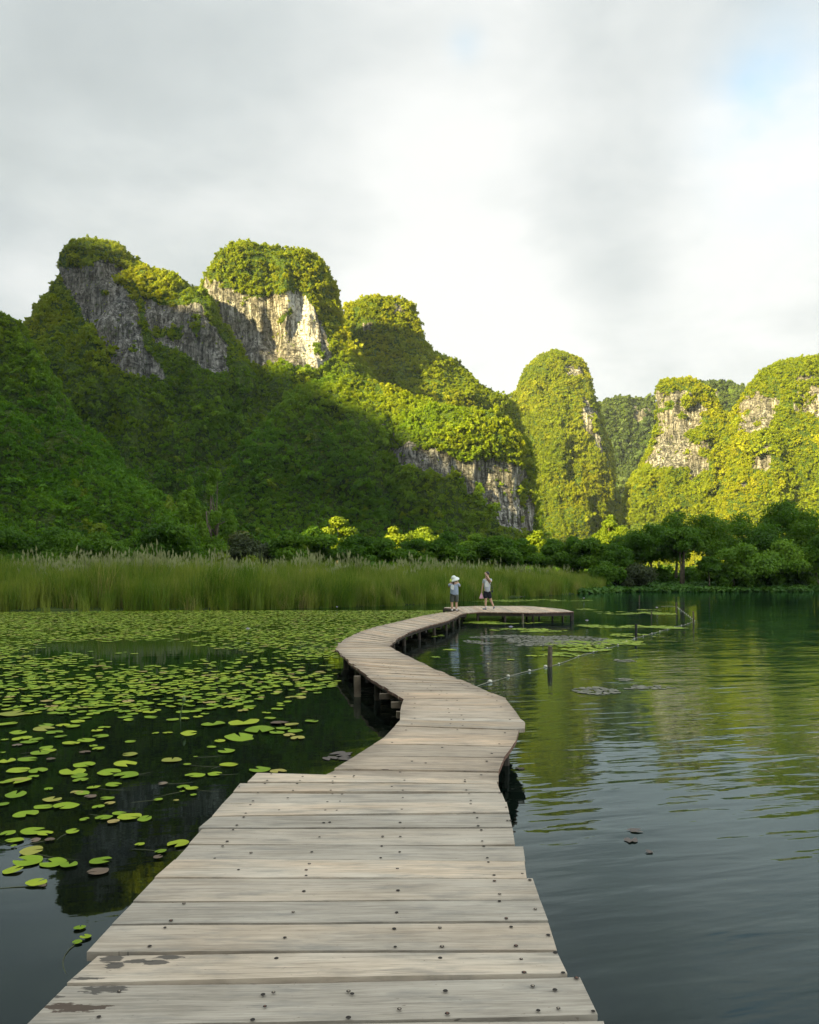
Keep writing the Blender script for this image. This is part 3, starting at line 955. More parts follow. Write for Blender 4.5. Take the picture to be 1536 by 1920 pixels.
# screws: dark sunk holes, some with the worn head showing
sc5 = [(278, 57), (259, 89), (248, 104), (429, 70), (416, 89), (403, 104), (584, 71), (573, 92), (574, 102), (676, 66), (673, 72), (124, 120), (230, 139), (214, 148), (383, 137), (564, 136), (572, 154), (618, 155), (358, 173), (191, 187), (178, 206), (548, 192), (608, 189), (918, 88), (918, 99), (857, 118), (910, 136), (910, 171), (1208, 86), (1208, 94), (1215, 135), (1228, 151), (1236, 185), (1236, 202), (1376, 148), (316, 231), (538, 232), (593, 233), (905, 228), (1406, 218), (1253, 243), (156, 247), (146, 265), (113, 304), (95, 326), (530, 292), (559, 290), (897, 291), (1267, 268), (1272, 307), (1287, 327), (1412, 282), (1427, 282), (67, 382), (45, 405), (510, 361), (813, 358), (898, 359), (1291, 381), (1298, 405), (181, 436), (473, 433), (809, 405), (804, 461), (895, 433), (1316, 461), (7, 464), (461, 490), (446, 520), (446, 547), (121, 519), (884, 513), (1321, 482), (1348, 545), (1484, 537), (1350, 572), (435, 622), (887, 618), (1375, 635), (1374, 670), (1520, 568)]
sc8 = [(409, 382), (374, 428), (358, 447), (317, 497), (703, 405), (982, 406), (1258, 376), (1355, 397), (1277, 422), (681, 474), (975, 450), (1098, 447), (1290, 445), (978, 499), (1104, 498), (1303, 496), (1390, 467), (658, 530), (633, 588), (1099, 529), (1104, 576), (1317, 532), (1325, 568), (1409, 514), (1430, 569), (235, 619), (180, 688), (622, 628), (650, 622), (627, 660), (594, 696), (626, 700), (852, 619), (862, 626), (1113, 618), (989, 667), (1118, 679), (852, 690), (827, 694), (1348, 605), (1408, 615), (1363, 671), (1417, 665), (1466, 583), (1511, 673)]
screws = [(400 + x / 2.56, 1430 + y / 2.56) for x, y in sc5] + [(60 + x / 1.4355, 1430 + y / 1.4355) for x, y in sc8]


def screw_mesh(kind):
    V, Fc, mi = [], [], []
    def ring(r0, z0, r1, z1, m, k=12):
        b = len(V)
        for r, z in ((r0, z0), (r1, z1)):
            for i in range(k): V.append((r * math.cos(2 * PI * i / k), r * math.sin(2 * PI * i / k), z))
        for i in range(k):
            Fc.append((b + i, b + (i + 1) % k, b + k + (i + 1) % k, b + k + i)); mi.append(m)
        return b + k
    def disc(r, z, m, k=12):
        b = len(V)
        for i in range(k): V.append((r * math.cos(2 * PI * i / k), r * math.sin(2 * PI * i / k), z))
        Fc.append(tuple(range(b, b + k))); mi.append(m)
    ring(.0125, .0004, .0108, .0016, 0); disc(.0108, .0016, 0)
    if kind:
        ring(.0070, .0016, .0052, .0032, 1); disc(.0052, .0032, 1)
    me = bpy.data.meshes.new('screw'); me.from_pydata(V, [], Fc); me.update()
    me.materials.append(M['hole']); me.materials.append(M['rust'] if kind == 2 else M['screw'])
    me.polygons.foreach_set('material_index', mi)
    return me


smesh = [screw_mesh(0), screw_mesh(1), screw_mesh(2)]


def add_screw(p, mi_, s=1.0):
    for o, quad, c, ang in PLANKS:
        if in_poly(np.array([p[0]]), np.array([p[1]]), quad)[0]:
            k = bpy.data.objects.new('screw', smesh[mi_]); COL.objects.link(k); k.parent = o
            v = p - c
            k.location = (v[0] * math.cos(-ang) - v[1] * math.sin(-ang), v[0] * math.sin(-ang) + v[1] * math.cos(-ang), .0058)
            k.scale = (s, s, 1)
            return


for i, (px, py) in enumerate(screws):
    add_screw(D(px, py), (0, 1, 0, 0, 1, 2, 0)[i % 7] if py > 1600 else 0, .62 + .25 * rng.random())
for o, quad, c, ang in PLANKS[29:29 + 26]:        # sparse screws on the second stretch
    FL_, FR_, NR_, NL_ = quad
    for t in (.12, .42, .52, .9):
        if rng.random() < .75:
            q = rng.random() * .6 + .2
            p = (FL_ * (1 - t) + FR_ * t) * q + (NL_ * (1 - t) + NR_ * t) * (1 - q)
            k = bpy.data.objects.new('screw', smesh[0]); COL.objects.link(k); k.parent = o
            v = p - c
            k.location = (v[0] * math.cos(-ang) - v[1] * math.sin(-ang), v[0] * math.sin(-ang) + v[1] * math.cos(-ang), .005)

# ------------------------------------------------------------------ lily pads
def pad_mat(name, a, b, c2, trans=.2):
    m, N = new_mat(name)
    pos = N.n('ShaderNodeNewGeometry').outputs['Position']
    tint = N.n('ShaderNodeAttribute', attribute_name='tint').outputs['Fac']
    rnd = N.n('ShaderNodeObjectInfo').outputs['Random']
    n1 = N.noise(pos, 9, 3)
    t = N.m('ADD', N.m('MULTIPLY', n1, .4), N.m('MULTIPLY', N.m('FRACT', N.m('ADD', tint, rnd)), .6))
    c = N.ramp(t, [(.15, a), (.5, b), (.85, c2)])
    sp = N.ramp(N.noise(pos, 42, 3, .6), [(.64, 0.0), (.72, .55)])
    c = N.mix(sp, c, (.20, .14, .05))
    p = N.n('ShaderNodeBsdfPrincipled', {'Base Color': c, 'Roughness': .55, 'Specular IOR Level': .2})
    bmp = N.n('ShaderNodeBump', {'Strength': .35, 'Distance': .01, 'Height': N.noise(pos, 22, 3)})
    N.nt.links.new(bmp.outputs[0], p.inputs['Normal'])
    finish(N, p.outputs[0])
    return m


M['pad_g'] = pad_mat('lily pad green', (.14, .24, .008), (.23, .34, .012), (.35, .41, .022))
M['pad_y'] = pad_mat('lily pad yellowing', (.22, .25, .03), (.34, .32, .06), (.36, .26, .10))
M['pad_b'] = pad_mat('lily pad brown', (.10, .07, .045), (.16, .115, .08), (.22, .17, .12))
M['pad_w'] = pad_mat('lily pad grey', (.12, .125, .09), (.19, .19, .15), (.26, .25, .21))


def pad_verts(r, rot, seed, seg=14, cut=.34, z=.012):
    q = np.random.default_rng(seed)
    a = np.linspace(cut / 2, 2 * PI - cut / 2, seg) + rot
    rr = r * (1 + .045 * np.sin(a * 2 + q.random() * 6) + .03 * np.sin(a * 5 + q.random() * 6))
    hz_ = z + .006 * np.sin(a * 3 + q.random() * 6) * (r / .1) * .6 + .003
    ring_ = np.stack([rr * np.cos(a), rr * np.sin(a), hz_], -1)
    inn = np.stack([rr * .55 * np.cos(a), rr * .55 * np.sin(a), np.full(seg, z)], -1)
    ctr = np.array([[r * .04 * math.cos(rot), r * .04 * math.sin(rot), z - .002]])
    V = np.concatenate([ctr, inn, ring_])
    Fc = []
    for i in range(seg - 1):
        Fc.append((0, 1 + i, 2 + i, 2 + i)); Fc.append((1 + i, 1 + seg + i, 2 + seg + i, 2 + i))
    return V, Fc


def pad_mesh(seed, mat, raised=0):
    V, Fc = pad_verts(1.0, 0, seed, 22, .30 + .25 * (seed % 3), .0)
    V[:, 2] *= 1.0
    q = np.random.default_rng(seed)
    V[:, 2] = V[:, 2] * 1.0 + .05 * raised * np.clip(V[:, 0], -1, 1) ** 2
    Fc = [f if f[2] != f[3] else f[:3] for f in Fc]
    me = bpy.data.meshes.new('lily_pad'); me.from_pydata([tuple(v) for v in V], [], Fc); me.update()
    me.materials.append(mat); me.polygons.foreach_set('use_smooth', [True] * len(me.polygons))
    return me


PM = {'g': [pad_mesh(i, M['pad_g'], i % 2) for i in range(7)], 'y': [pad_mesh(20 + i, M['pad_y'], 1) for i in range(4)], 'b': [pad_mesh(40 + i, M['pad_b'], 1.5) for i in range(4)]}
P6 = """12,565,50 65,527,82 107,606,94 135,677,95 33,684,62 60,714,72 186,685,62 130,758,95,y 116,798,118 218,805,108 52,836,85 284,815,70 415,798,88 404,842,90,b 150,888,82 175,900,30,b 298,677,55 272,571,100 178,577,78 215,546,75,y 346,403,97 298,432,105 326,448,70 331,466,62 450,434,100 520,446,103 516,399,95 467,485,68 385,496,58 200,503,38 440,542,60 404,576,55 452,561,45,y 427,620,70 490,604,58 534,617,95 467,637,50,y 595,625,62 347,628,40 340,520,60 316,518,50,y 372,533,50,b 145,714,45,b 205,712,40,b 57,737,28 803,447,82 884,441,62 941,402,78 1070,423,90 1145,430,72,y 932,347,72 706,384,78,y 770,402,35 805,371,18 755,494,55 790,501,50 750,513,22 796,527,28 670,480,40,b 725,550,24,y 651,547,38 575,730,40 661,760,47 732,727,92 650,783,40,b 328,1072,46 352,1110,48 318,1131,38 534,361,66,y 537,308,46 621,208,55 1003,228,130 1068,258,140 990,290,140 877,235,100 1282,224,58 1111,212,50 1200,237,60,y 1225,293,65,y 1140,270,60 1165,254,60 1215,265,60 1190,280,50,y 1150,230,80,b 778,274,72 905,305,50 870,330,40 690,271,45 640,273,32 760,213,45 710,218,55 815,205,40 1020,144,52 1145,104,42,y 1022,172,50 940,165,60 1000,180,50,y 1222,122,30 1265,75,55 1298,97,22 560,154,60 595,165,40 515,207,60 530,218,45 157,428,78 75,425,95 65,470,120 20,476,45 136,452,45 85,464,70,y 115,381,78 30,388,70 165,355,75 190,334,55 200,345,60 12,353,22 70,322,40,b 120,310,70 90,295,80 150,298,60 293,315,72 355,302,75 415,286,65 250,287,50 225,270,65 75,270,70 30,235,80 20,300,30 350,350,45,b 405,337,50 385,325,35 210,380,40,b 60,193,120,y 260,240,60 300,245,60 320,225,60 350,210,55 400,262,50 430,250,50 180,255,90,y 190,240,60"""
colw = {'g': 'green', 'y': 'yellowing', 'b': 'brown withered'}
special = {(328, 1072): 'far green lily pad of the three drifting beside the front deck corner', (352, 1110): 'middle green lily pad of the trio beside the front deck corner', (318, 1131): 'nearest green lily pad of the trio beside the front deck corner',
           (732, 727): 'large green lily pad half under the front deck edge', (404, 842): 'brown rimmed curled lily pad nearest the deck on the left water', (116, 798): 'largest green notched lily pad at the near end of the left water',
           (218, 805): 'tilted green lily pad beside the largest notched one', (415, 798): 'green notched lily pad just beyond the curled brown one', (150, 888): 'green lily pad with a brown scrap at its edge, nearest on the left',
           (1070, 423): 'green lily pad off the far corner of the front deck', (1145, 430): 'yellowing lily pad touching the far corner of the front deck', (1068, 258): 'broad ragged pale green lotus leaf among yellow pads by the bend',
           (1003, 228): 'long flat green leaf behind the broad ragged lotus leaf', (990, 290): 'long green leaf in front of the broad ragged lotus leaf', (60, 193): 'yellowed wide leaf floating at the far left edge', (706, 384): 'lone yellow lily pad midway between scatter and boardwalk',
           (932, 347): 'green and yellow lily pad alone before the lotus leaf group', (284, 815): 'small green lily pad right of the tilted one', (661, 760): 'small green lily pad near the deck edge with a stalk', (575, 730): 'tiny green lily pad left of the one by the deck edge',
           (1282, 224): 'green lily pad closest to the dark bend of the boardwalk', (65, 527): 'round green lily pad at the left frame edge beyond the near cluster'}
def cellname(px, py, a=1380, b=1560):
    c = ('at the frame edge', 'well left', 'midway to the walk', 'towards the walk')[min(3, int(max(px, 0) / 130))]
    return ' %s, in the %s' % (c, 'farthest rows' if py < a - 60 else 'far rows' if py < a - 20 else 'middle rows' if py < a + 60 else 'near rows' if py < b else 'nearest rows')


stems = []
npad = 0
near_list = []
for tok in P6.split():
    q = tok.split(','); x, y, w = map(float, q[:3]); k = q[3] if len(q) > 3 else 'g'
    px, py = x / 2.194, 1250 + y / 2.194
    p = at(px, py, .01); r = (w / 2.194) * p[1] / F / 2 * .98
    r = min(r, .34)
    near_list.append((p[0], p[1], r))
    o = bpy.data.objects.new('lily_pad', PM[k][int(rng.integers(len(PM[k])))]); COL.objects.link(o)
    o.location = (p[0], p[1], .010 + .004 * rng.random()); o.scale = (r, r * (.9 + .15 * rng.random()), r * .55)
    o.rotation_euler = (rng.normal() * .03, rng.normal() * .03, rng.random() * 2 * PI)
    lab = special.get((int(x), int(y)))
    if lab:
        tag(o, lab, 'lily pad', 'lily pads floating left of the boardwalk')
    else:
        zone = ''
        size = 'small' if r < .075 else 'large' if r > .12 else 'medium'
        zone += cellname(px, py)
        tag(o, '%s %s lily pad%s' % (size, colw[k], zone), 'lily pad', '%s %s lily pads %s' % (size, colw[k], zone))
    npad += 1
    if py > 1400 and rng.random() < .35: stems.append((p, r))

# boardwalk outline, so no pad is put under it
walk_poly = [tuple(D(482, 1449)), tuple(D(607, 1452))] + [tuple(p) for p in mL] + [tuple(p) for p in mR[::-1]] + [(.72, 6.2), (.72, -3), (-1.45, -3)]
plat_poly = [tuple(p) for p in bk] + [tuple(p) for p in fr_[::-1]]


def dist_walk(x, y):
    P = np.array(walk_poly); d = np.full(x.shape, 1e9)
    for a, b in zip(P, np.roll(P, -1, 0)):
        ab = b - a; t = np.clip(((x - a[0]) * ab[0] + (y - a[1]) * ab[1]) / (ab @ ab), 0, 1)
        d = np.minimum(d, np.hypot(x - a[0] - t * ab[0], y - a[1] - t * ab[1]))
    return d


# random drift further out, left of the walk
def cover_left(x, y):
    px = CX + F * x / y; py = HZ + F * HC / y
    base = np.interp(py, [1150, 1165, 1190, 1225, 1260, 1300, 1340], [.97, .95, .80, .54, .37, .28, .16])
    patch = fbm(np.stack([x * .42, y * .22, x * 0], -1), 3, 5)
    patch2 = fbm(np.stack([x * 1.2, y * .7, x * 0 + 4], -1), 2, 15)
    c = base + patch * np.interp(py, [1160, 1215, 1300], [.35, 1.9, 1.9]) + patch2 * .55
    c = np.where((py > 1290) & (px > 600), 0, c)
    c = c - np.clip((py - 1240) / 60, 0, 1) * np.clip((px - 430) / 150, 0, 1) * .5
    c = c - .22 * np.exp(-((px - 260) / 220) ** 2 - ((py - 1222) / 14) ** 2)
    return c


n = 62000
x = rng.uniform(-34, 8, n); y = 1 / rng.uniform(1 / 43.0, 1 / 11.4, n)
y = rng.uniform(11.4, 43, n)
px = CX + F * x / y
keep = (px > -60) & (px < 860) & (y < shore(x) + .5)
keep &= rng.random(n) < np.clip(cover_left(x, y), 0, 1) ** 1.3
lx = np.interp(y, [p[1] for p in mL[2:7]] + [p[1] for p in mL[7:]], [p[0] for p in mL[2:7]] + [p[0] for p in mL[7:]])
keep &= (x < lx - .12)
keep &= ~in_poly(x, y, walk_poly)
x, y = x[keep], y[keep]
rad = rng.uniform(.055, .108, len(x))
# reject heavy overlap using a grid
cell = {}
sel = []
order = np.argsort(-y)
for a, b, r in near_list: cell.setdefault((int(a / .2), int(b / .2)), []).append((a, b, r))
for i in order:
    ci, cj = int(x[i] / .2), int(y[i] / .2)
    ok = True
    for di in (-1, 0, 1):
        for dj in (-1, 0, 1):
            for a, b, r in cell.get((ci + di, cj + dj), ()):
                if (a - x[i]) ** 2 + (b - y[i]) ** 2 < (.72 * (r + rad[i])) ** 2: ok = False
    if ok:
        cell.setdefault((ci, cj), []).append((x[i], y[i], rad[i])); sel.append(i)
sel = np.array(sel)
sel = sel[np.argsort(y[sel])]
n_ind = max(0, 300 - npad)
for i in sel[:n_ind]:
    k = 'y' if rng.random() < .1 else 'g'
    o = bpy.data.objects.new('lily_pad', PM[k][int(rng.integers(len(PM[k])))]); COL.objects.link(o)
    o.location = (x[i], y[i], .010 + .006 * rng.random()); o.scale = (rad[i], rad[i] * (.9 + .15 * rng.random()), rad[i] * .55)
    o.rotation_euler = (rng.normal() * .03, rng.normal() * .03, rng.random() * 2 * PI)
    pxx = CX + F * x[i] / y[i]
    zone = 'crowded'
    zone += cellname(pxx, HZ + F * HC / y[i], 1290, 1340)
    tag(o, 'small %s lily pad %s' % (colw[k], zone), 'lily pad', '%s lily pads %s' % (colw[k], zone))


def pad_field(name, X, Y, R_, mat, label, z0=.010):
    Vs, Fs = [], []
    nv = 0
    seg = 9
    base = [pad_verts(1.0, r * 1.1, r, seg, .5, 0.0) for r in range(12)]
    tint = []
    for i in range(len(X)):
        V, Fc = base[int(rng.integers(12))]
        V = V[np.r_[0, 1 + seg:1 + 2 * seg]].copy()
        V[:, :2] *= R_[i]; V[:, 2] = V[:, 2] * R_[i] * .8 + z0 + .006 * rng.random()
        V[:, 0] += X[i]; V[:, 1] += Y[i]
        Vs.append(V); Fs.append(np.array([(0, 1 + j, 2 + j) for j in range(seg - 1)]) + nv); nv += seg + 1
        tint.append(np.full(seg + 1, rng.random()))
    o = mesh_obj(name, np.concatenate(Vs), np.concatenate(Fs), mat, smooth=True, attrs={'tint': np.concatenate(tint)})
    return tag(o, label, 'lily pads', kind='stuff')


rest = sel[n_ind:]
isy = rng.random(len(rest)) < .1
pad_field('lily_pads', x[rest[~isy]], y[rest[~isy]], rad[rest[~isy]], M['pad_g'], 'dense carpet of small green lily pads between the reeds and the boardwalk')
pad_field('yellow_lily_pads', x[rest[isy]], y[rest[isy]], rad[rest[isy]], M['pad_y'], 'yellowing pads mixed into the dense lily carpet by the reeds')

# right of the walk, inside the float line
patches = [(450, 118, 240, 16, .55, 'g'), (600, 165, 200, 10, .5, 'g'), (560, 215, 280, 28, .5, 'w'), (850, 215, 200, 24, .45, 'w'), (860, 235, 150, 18, .35, 'g'), (420, 312, 108, 6, .9, 'g'), (790, 290, 90, 14, .6, 'g'),
           (900, 262, 120, 9, .6, 'g'), (1080, 225, 110, 14, .6, 'g'), (1150, 190, 150, 8, .5, 'g'), (1290, 150, 100, 8, .7, 'g'), (1000, 145, 220, 9, .5, 'g'), (1050, 78, 110, 8, .5, 'g'), (1250, 80, 80, 8, .5, 'g'), (1220, 65, 60, 5, .4, 'g'),
           (900, 60, 60, 4, .35, 'g'), (950, 465, 110, 20, .7, 'w'), (1130, 448, 80, 12, .75, 'w'), (1240, 448, 100, 9, .6, 'w'), (1090, 315, 55, 7, .6, 'w'), (1085, 410, 45, 7, .6, 'w'), (890, 372, 28, 5, .6, 'w'), (330, 368, 30, 4, .4, 'w'), (650, 293, 50, 4, .6, 'g'),
           (140, 232, 60, 5, .4, 'g'), (110, 190, 80, 8, .3, 'g'), (265, 335, 40, 3, .5, 'g'), (255, 262, 60, 3, .5, 'g'), (170, 300, 40, 4, .3, 'g'), (680, 15, 250, 5, .3, 'g'), (450, 20, 120, 4, .3, 'g')]
bx = {'g': [[], [], []], 'w': [[], [], []]}
for cx_, cy_, rx, ry, dn, k in patches:
    px0, py0 = 760 + cx_ / 2.648, 1120 + cy_ / 2.648
    ctr = at(px0, py0); top_ = at(px0, py0 - ry / 2.648 * .999); bot = at(px0, py0 + ry / 2.648)
    rw = rx / 2.648 * ctr[1] / F; rh0 = top_[1] - ctr[1]; rh1 = ctr[1] - bot[1]
    nn = int(dn * PI * rw * (rh0 + rh1) / 2 / (.0035 if k == 'w' else .010))
    a = rng.random(nn) * 2 * PI; q = rng.random(nn) ** .5
    X = ctr[0] + rw * q * np.cos(a); Yv = ctr[1] + np.where(np.sin(a) > 0, rh0, rh1) * q * np.sin(a)
    kk = fbm(np.stack([X * 1.1, Yv * .7, X * 0 + 9], -1), 3, 44) > (-.10 if k == 'g' else -.22)
    X, Yv = X[kk], Yv[kk]
    ok = ~(in_poly(X, Yv, walk_poly) | in_poly(X, Yv, plat_poly)); X, Yv = X[ok], Yv[ok]
    bx[k][0] += list(X); bx[k][1] += list(Yv); bx[k][2] += list(rng.uniform(.06, .12, len(X)) * (.5 if k == 'w' else 1))
pad_field('lily_pads', *[np.array(v) for v in bx['g']], M['pad_g'], 'bands of green lily pads on the open water right of the platform')
pad_field('grey_lily_pads', *[np.array(v) for v in bx['w']], M['pad_w'], 'greyish patches of old lily pads on the green water at right', z0=.003)

# stalks of the near pads, a lotus bud, the water flowers
M['stalk'] = plain_mat('submerged stalk', (.07, .08, .03), .6, .3, 10)
M['petal'] = plain_mat('pale lilac petal', (.66, .62, .78), .6, .08, 10)
M['petal_y'] = plain_mat('yellow flower centre', (.7, .5, .08), .6, .1, 10)
M['bud'] = plain_mat('lotus bud green', (.11, .17, .05), .6, .2, 20)
parts = []
for p, r in stems:
    a = rng.random() * 2 * PI; L = .25 + .5 * rng.random()
    c1 = p + np.array([math.cos(a) * L * .5, math.sin(a) * L * .5 * .7, 0]); c2 = p + np.array([math.cos(a + .5) * L, math.sin(a + .5) * L * .7, 0])
    bz = [(1 - t) ** 2 * p + 2 * t * (1 - t) * c1 + t * t * c2 for t in np.linspace(0, 1, 8)]
    parts.append(tube([(b_[0], b_[1], .005 - .010 * i_ / 7) for i_, b_ in enumerate(bz)], [.0028] * 8, 5, False))
V, Fc = join(parts)
tag(mesh_obj('pad_stalks', V, Fc, M['stalk']), 'thin dark stalks trailing from the lily pads at left', 'stalks', kind='stuff')


def flower(px, py, s, label):
    p = at(px, py + 3, 0)
    o = empty('water_lily', (p[0], p[1], .0)); tag(o, label, 'flower', 'pale water lilies standing over the pads')
    V, Fc = tube([(0, 0, -.05), (.01, 0, .10 * s), (0, 0, .16 * s)], [.006, .006, .006], 6); mesh_obj('stalk', V, Fc, M['stalk'], o)
    V, Fc = [], []
    for ring_n, (cnt, tilt_, ln) in enumerate(((9, .55, .085), (7, 1.0, .075))):
        for i in range(cnt):
            a = 2 * PI * i / cnt + ring_n * .3
            u = Vector((math.cos(a) * math.cos(tilt_), math.sin(a) * math.cos(tilt_), math.sin(tilt_))); w = Vector((-math.sin(a), math.cos(a), 0))
            b = len(V); q0 = Vector((0, 0, .15 * s))
            V += [q0, q0 + u * ln * s * .5 + w * .022 * s, q0 + u * ln * s * 1.1, q0 + u * ln * s * .5 - w * .022 * s]
            Fc.append((b, b + 1, b + 2, b + 3))
    mesh_obj('petals', V, Fc, M['petal'], o)
    V, Fc = tube([(0, 0, .15 * s), (0, 0, .185 * s)], [.016 * s, .008 * s], 8); mesh_obj('centre', V, Fc, M['petal_y'], o)


for px, py, s, lab in ((465, 1189, 1.25, 'pale lilac water lily alone on the left lily carpet'), (958, 1185, 1.25, 'pale water lily right of the people\'s reflections'), (1101, 1170, 1.1, 'white water lily between the platform and the black stake'),
                       (1232, 1143, 1.1, 'white water lily beyond the black stake near the float line'), (1095, 1124, 1.2, 'far white water lily beyond the platform end'), (1018, 1200, .8, 'small cream water lily on the grey pads'), (632, 1141, 1.0, 'tiny white water lily by the reeds left of the woman')):
    flower(px, py, s, lab)
p = at(338, 1352)
o = empty('lotus_bud', (p[0], p[1], 0)); tag(o, 'green lotus bud on a bent stalk over the left pads', 'flower bud')
V, Fc = tube([(0, 0, -.1), (.005, 0, .1), (.03, 0, .2), (.045, .01, .27)], [.008, .008, .007, .006], 7); mesh_obj('stalk', V, Fc, M['bud'], o)
V, Fc = tube([(.045, .01, .262), (.046, .01, .275), (.048, .01, .295), (.05, .01, .325), (.05, .01, .35)], [.006, .024, .03, .02, .003], 10); mesh_obj('bud', V, Fc, M['bud'], o, smooth=True)

# drowned brown leaves
M['dead'] = plain_mat('sodden brown leaf', (.10, .08, .07), .6, .4, 30)
for i, (px, py, r, lab) in enumerate(((1192, 1556, .055, 'farther of the two sodden brown leaves on the open right water'), (1183, 1574, .055, 'nearer of the two sodden brown leaves on the open right water'), (1217, 1596, .03, 'tiny brown leaf scrap in front of the two sodden leaves'),
                                 (640, 1413, .12, 'reddish sunken leaf beside the left edge of the second stretch'), (620, 1421, .09, 'dull sunken leaf left of the reddish one by the boardwalk'), (648, 1421, .09, 'dull sunken leaf against the boardwalk edge'), (975, 1440, .05, 'dark scrap of leaf by the boardwalk post'))):
    p = at(px, py, .01)
    V, Fc = pad_verts(1, 0, 60 + i, 16, .8, 0.0); V[:, 0] *= 1 + .3 * np.sin(V[:, 1] * 7)
    Fc = [f if f[2] != f[3] else f[:3] for f in Fc]
    o = mesh_obj('dead_leaf', V, Fc, M['dead'], smooth=True); o.location = (p[0], p[1], .008); o.scale = (r, r, .08); o.rotation_euler = (0, 0, i * 1.3)
    tag(o, lab, 'leaf', 'sodden leaves on the water')

# ------------------------------------------------------------------ stakes and the float line
M['stake'] = plain_mat('grey wooden stake', (.13, .105, .07), .9, .4, 10, bump=.4)
M['stake_d'] = plain_mat('wet black stake', (.02, .02, .016), .7, .3, 10)
M['rope'] = plain_mat('pale rope', (.28, .27, .22), .9, .3, 30)
M['float'] = plain_mat('off white float', (.62, .60, .50), .5, .15, 12)
for pxb, pyb, pyt, r, mt, lean, lab in ((1031, 1250, 1212, .055, 'stake', .01, 'thick brown mooring stake in the water right of the boardwalk'), (1193, 1196, 1170, .04, 'stake_d', .0, 'black wooden stake standing at the edge of the lily pads'),
                                        (1268, 1148, 1129, .03, 'stake', .02, 'thin grey stake at the far corner of the float line'), (1301, 1168, 1146, .035, 'stake', -.02, 'grey stake where the float line turns back'), (1221, 1160, 1146, .02, 'stake', .03, 'thin reedy stick left of the corner stakes'), (1199, 1134, 1116, .025, 'stake', .0, 'farthest thin stick near the wooded shore')):
    p = at(pxb, pyb); h = (pyb - pyt) * p[1] / F
    V, Fc = tube([(0, 0, -.6), (lean * .4, 0, h * .5), (lean, 0, h)], [r * 1.05, r, r * .9], 10)
    o = mesh_obj('stake', V, Fc, M[mt]); o.location = (p[0], p[1], 0); tag(o, lab, 'stake', 'stakes holding the float line')
line = [(886, 1291), (919, 1279.5), (953, 1269), (993, 1259), (1023, 1251), (1048, 1246), (1085, 1231), (1150, 1213), (1192, 1197), (1245, 1182), (1290, 1170), (1303, 1164), (1268, 1137), (1240, 1137)]
fl = empty('float_line', tuple(at(1031, 1250))); tag(fl, 'rope with small white floats fencing the lily pads on the right', 'float line')
fo = fl.location
LPn = np.array([at(px, py)[:2] for px, py in line])
RS = resample(LPn, .35)
pts = [(a - fo.x, b - fo.y, .006 + .010 * math.sin(i * 1.1)) for i, (a, b) in enumerate(RS)]
V, Fc = tube(pts, [.007] * len(pts), 5); mesh_obj('rope', V, Fc, M['rope'], fl)
fm = None
spots = [LPn[i] for i in range(1, 6)] + list(resample(LPn[6:11], 1.1)) + list(resample(LPn[11:13], 1.3))
for i, q in enumerate(spots):
    if fm is None:
        V, Fc = tube([(-.055, 0, 0), (-.05, 0, 0), (-.02, 0, 0), (.02, 0, 0), (.05, 0, 0), (.055, 0, 0)], [.01, .03, .042, .042, .03, .01], 10)
        o = mesh_obj('float', V, Fc, M['float'], fl, smooth=True); fm = o
    else:
        o = fm.copy(); COL.objects.link(o); o.parent = fl
    s = (.75, .6, .6, .7, .5)[i] if i < 5 else .4
    o.location = (q[0] - fo.x, q[1] - fo.y, .02); o.scale = (s, s, s); o.rotation_euler = (0, 0, rng.random() * 1.2)

# ------------------------------------------------------------------ reeds
def reed_clump(seed, n=34, h=2.3, spread=.42, heads=0, lean=.16):
    r = np.random.default_rng(seed); V, Q_, hv, hf = [], [], [], []
    for i in range(n):
        a = r.random() * 2 * PI; q = spread * r.random() ** .5
        b = np.array([math.cos(a) * q, math.sin(a) * q, -.2]); hh = h * (.62 + .42 * r.random()); w = .011 + .009 * r.random()
        d = np.array([r.normal(), r.normal(), 0]); d /= np.linalg.norm(d); ln = abs(r.normal()) * lean * hh + .05
        sd = np.array([-d[1], d[0], 0])
        if abs(sd[0]) < .5: sd = np.array([1, 0, 0])
        k0 = len(V)
        droop = (r.random() < .35) * .22 * hh
        for t in (0, .35, .7, 1.0):
            c = b + np.array([0, 0, hh * t - droop * max(0, t - .6) ** 1 * 1.6]) + d * (ln * t ** 2 + droop * max(0, t - .6))
            ww = w * (1 - t ** 2.2) + .0015
            V += [c - sd * ww, c + sd * ww]
        for j in range(3): Q_.append((k0 + 2 * j, k0 + 2 * j + 1, k0 + 2 * j + 3, k0 + 2 * j + 2))
        if i < heads:
            c = b + np.array([0, 0, hh * 1.02]) + d * ln
            for m_ in range(5):
                o_ = r.normal(size=3) * np.array([.035, .035, .11]) + np.array([0, 0, .12]); k1 = len(hv)
                hv += [c + o_ + np.array([-.02, 0, 0]), c + o_ + np.array([.012, .01, -.09]), c + o_ + np.array([.03, 0, .05]), c + o_ + np.array([0, -.01, .15])]
                hf.append((k1, k1 + 1, k1 + 2, k1 + 3))
    return np.array(V), np.array(Q_), np.array(hv) if hv else None, np.array(hf) if hf else None


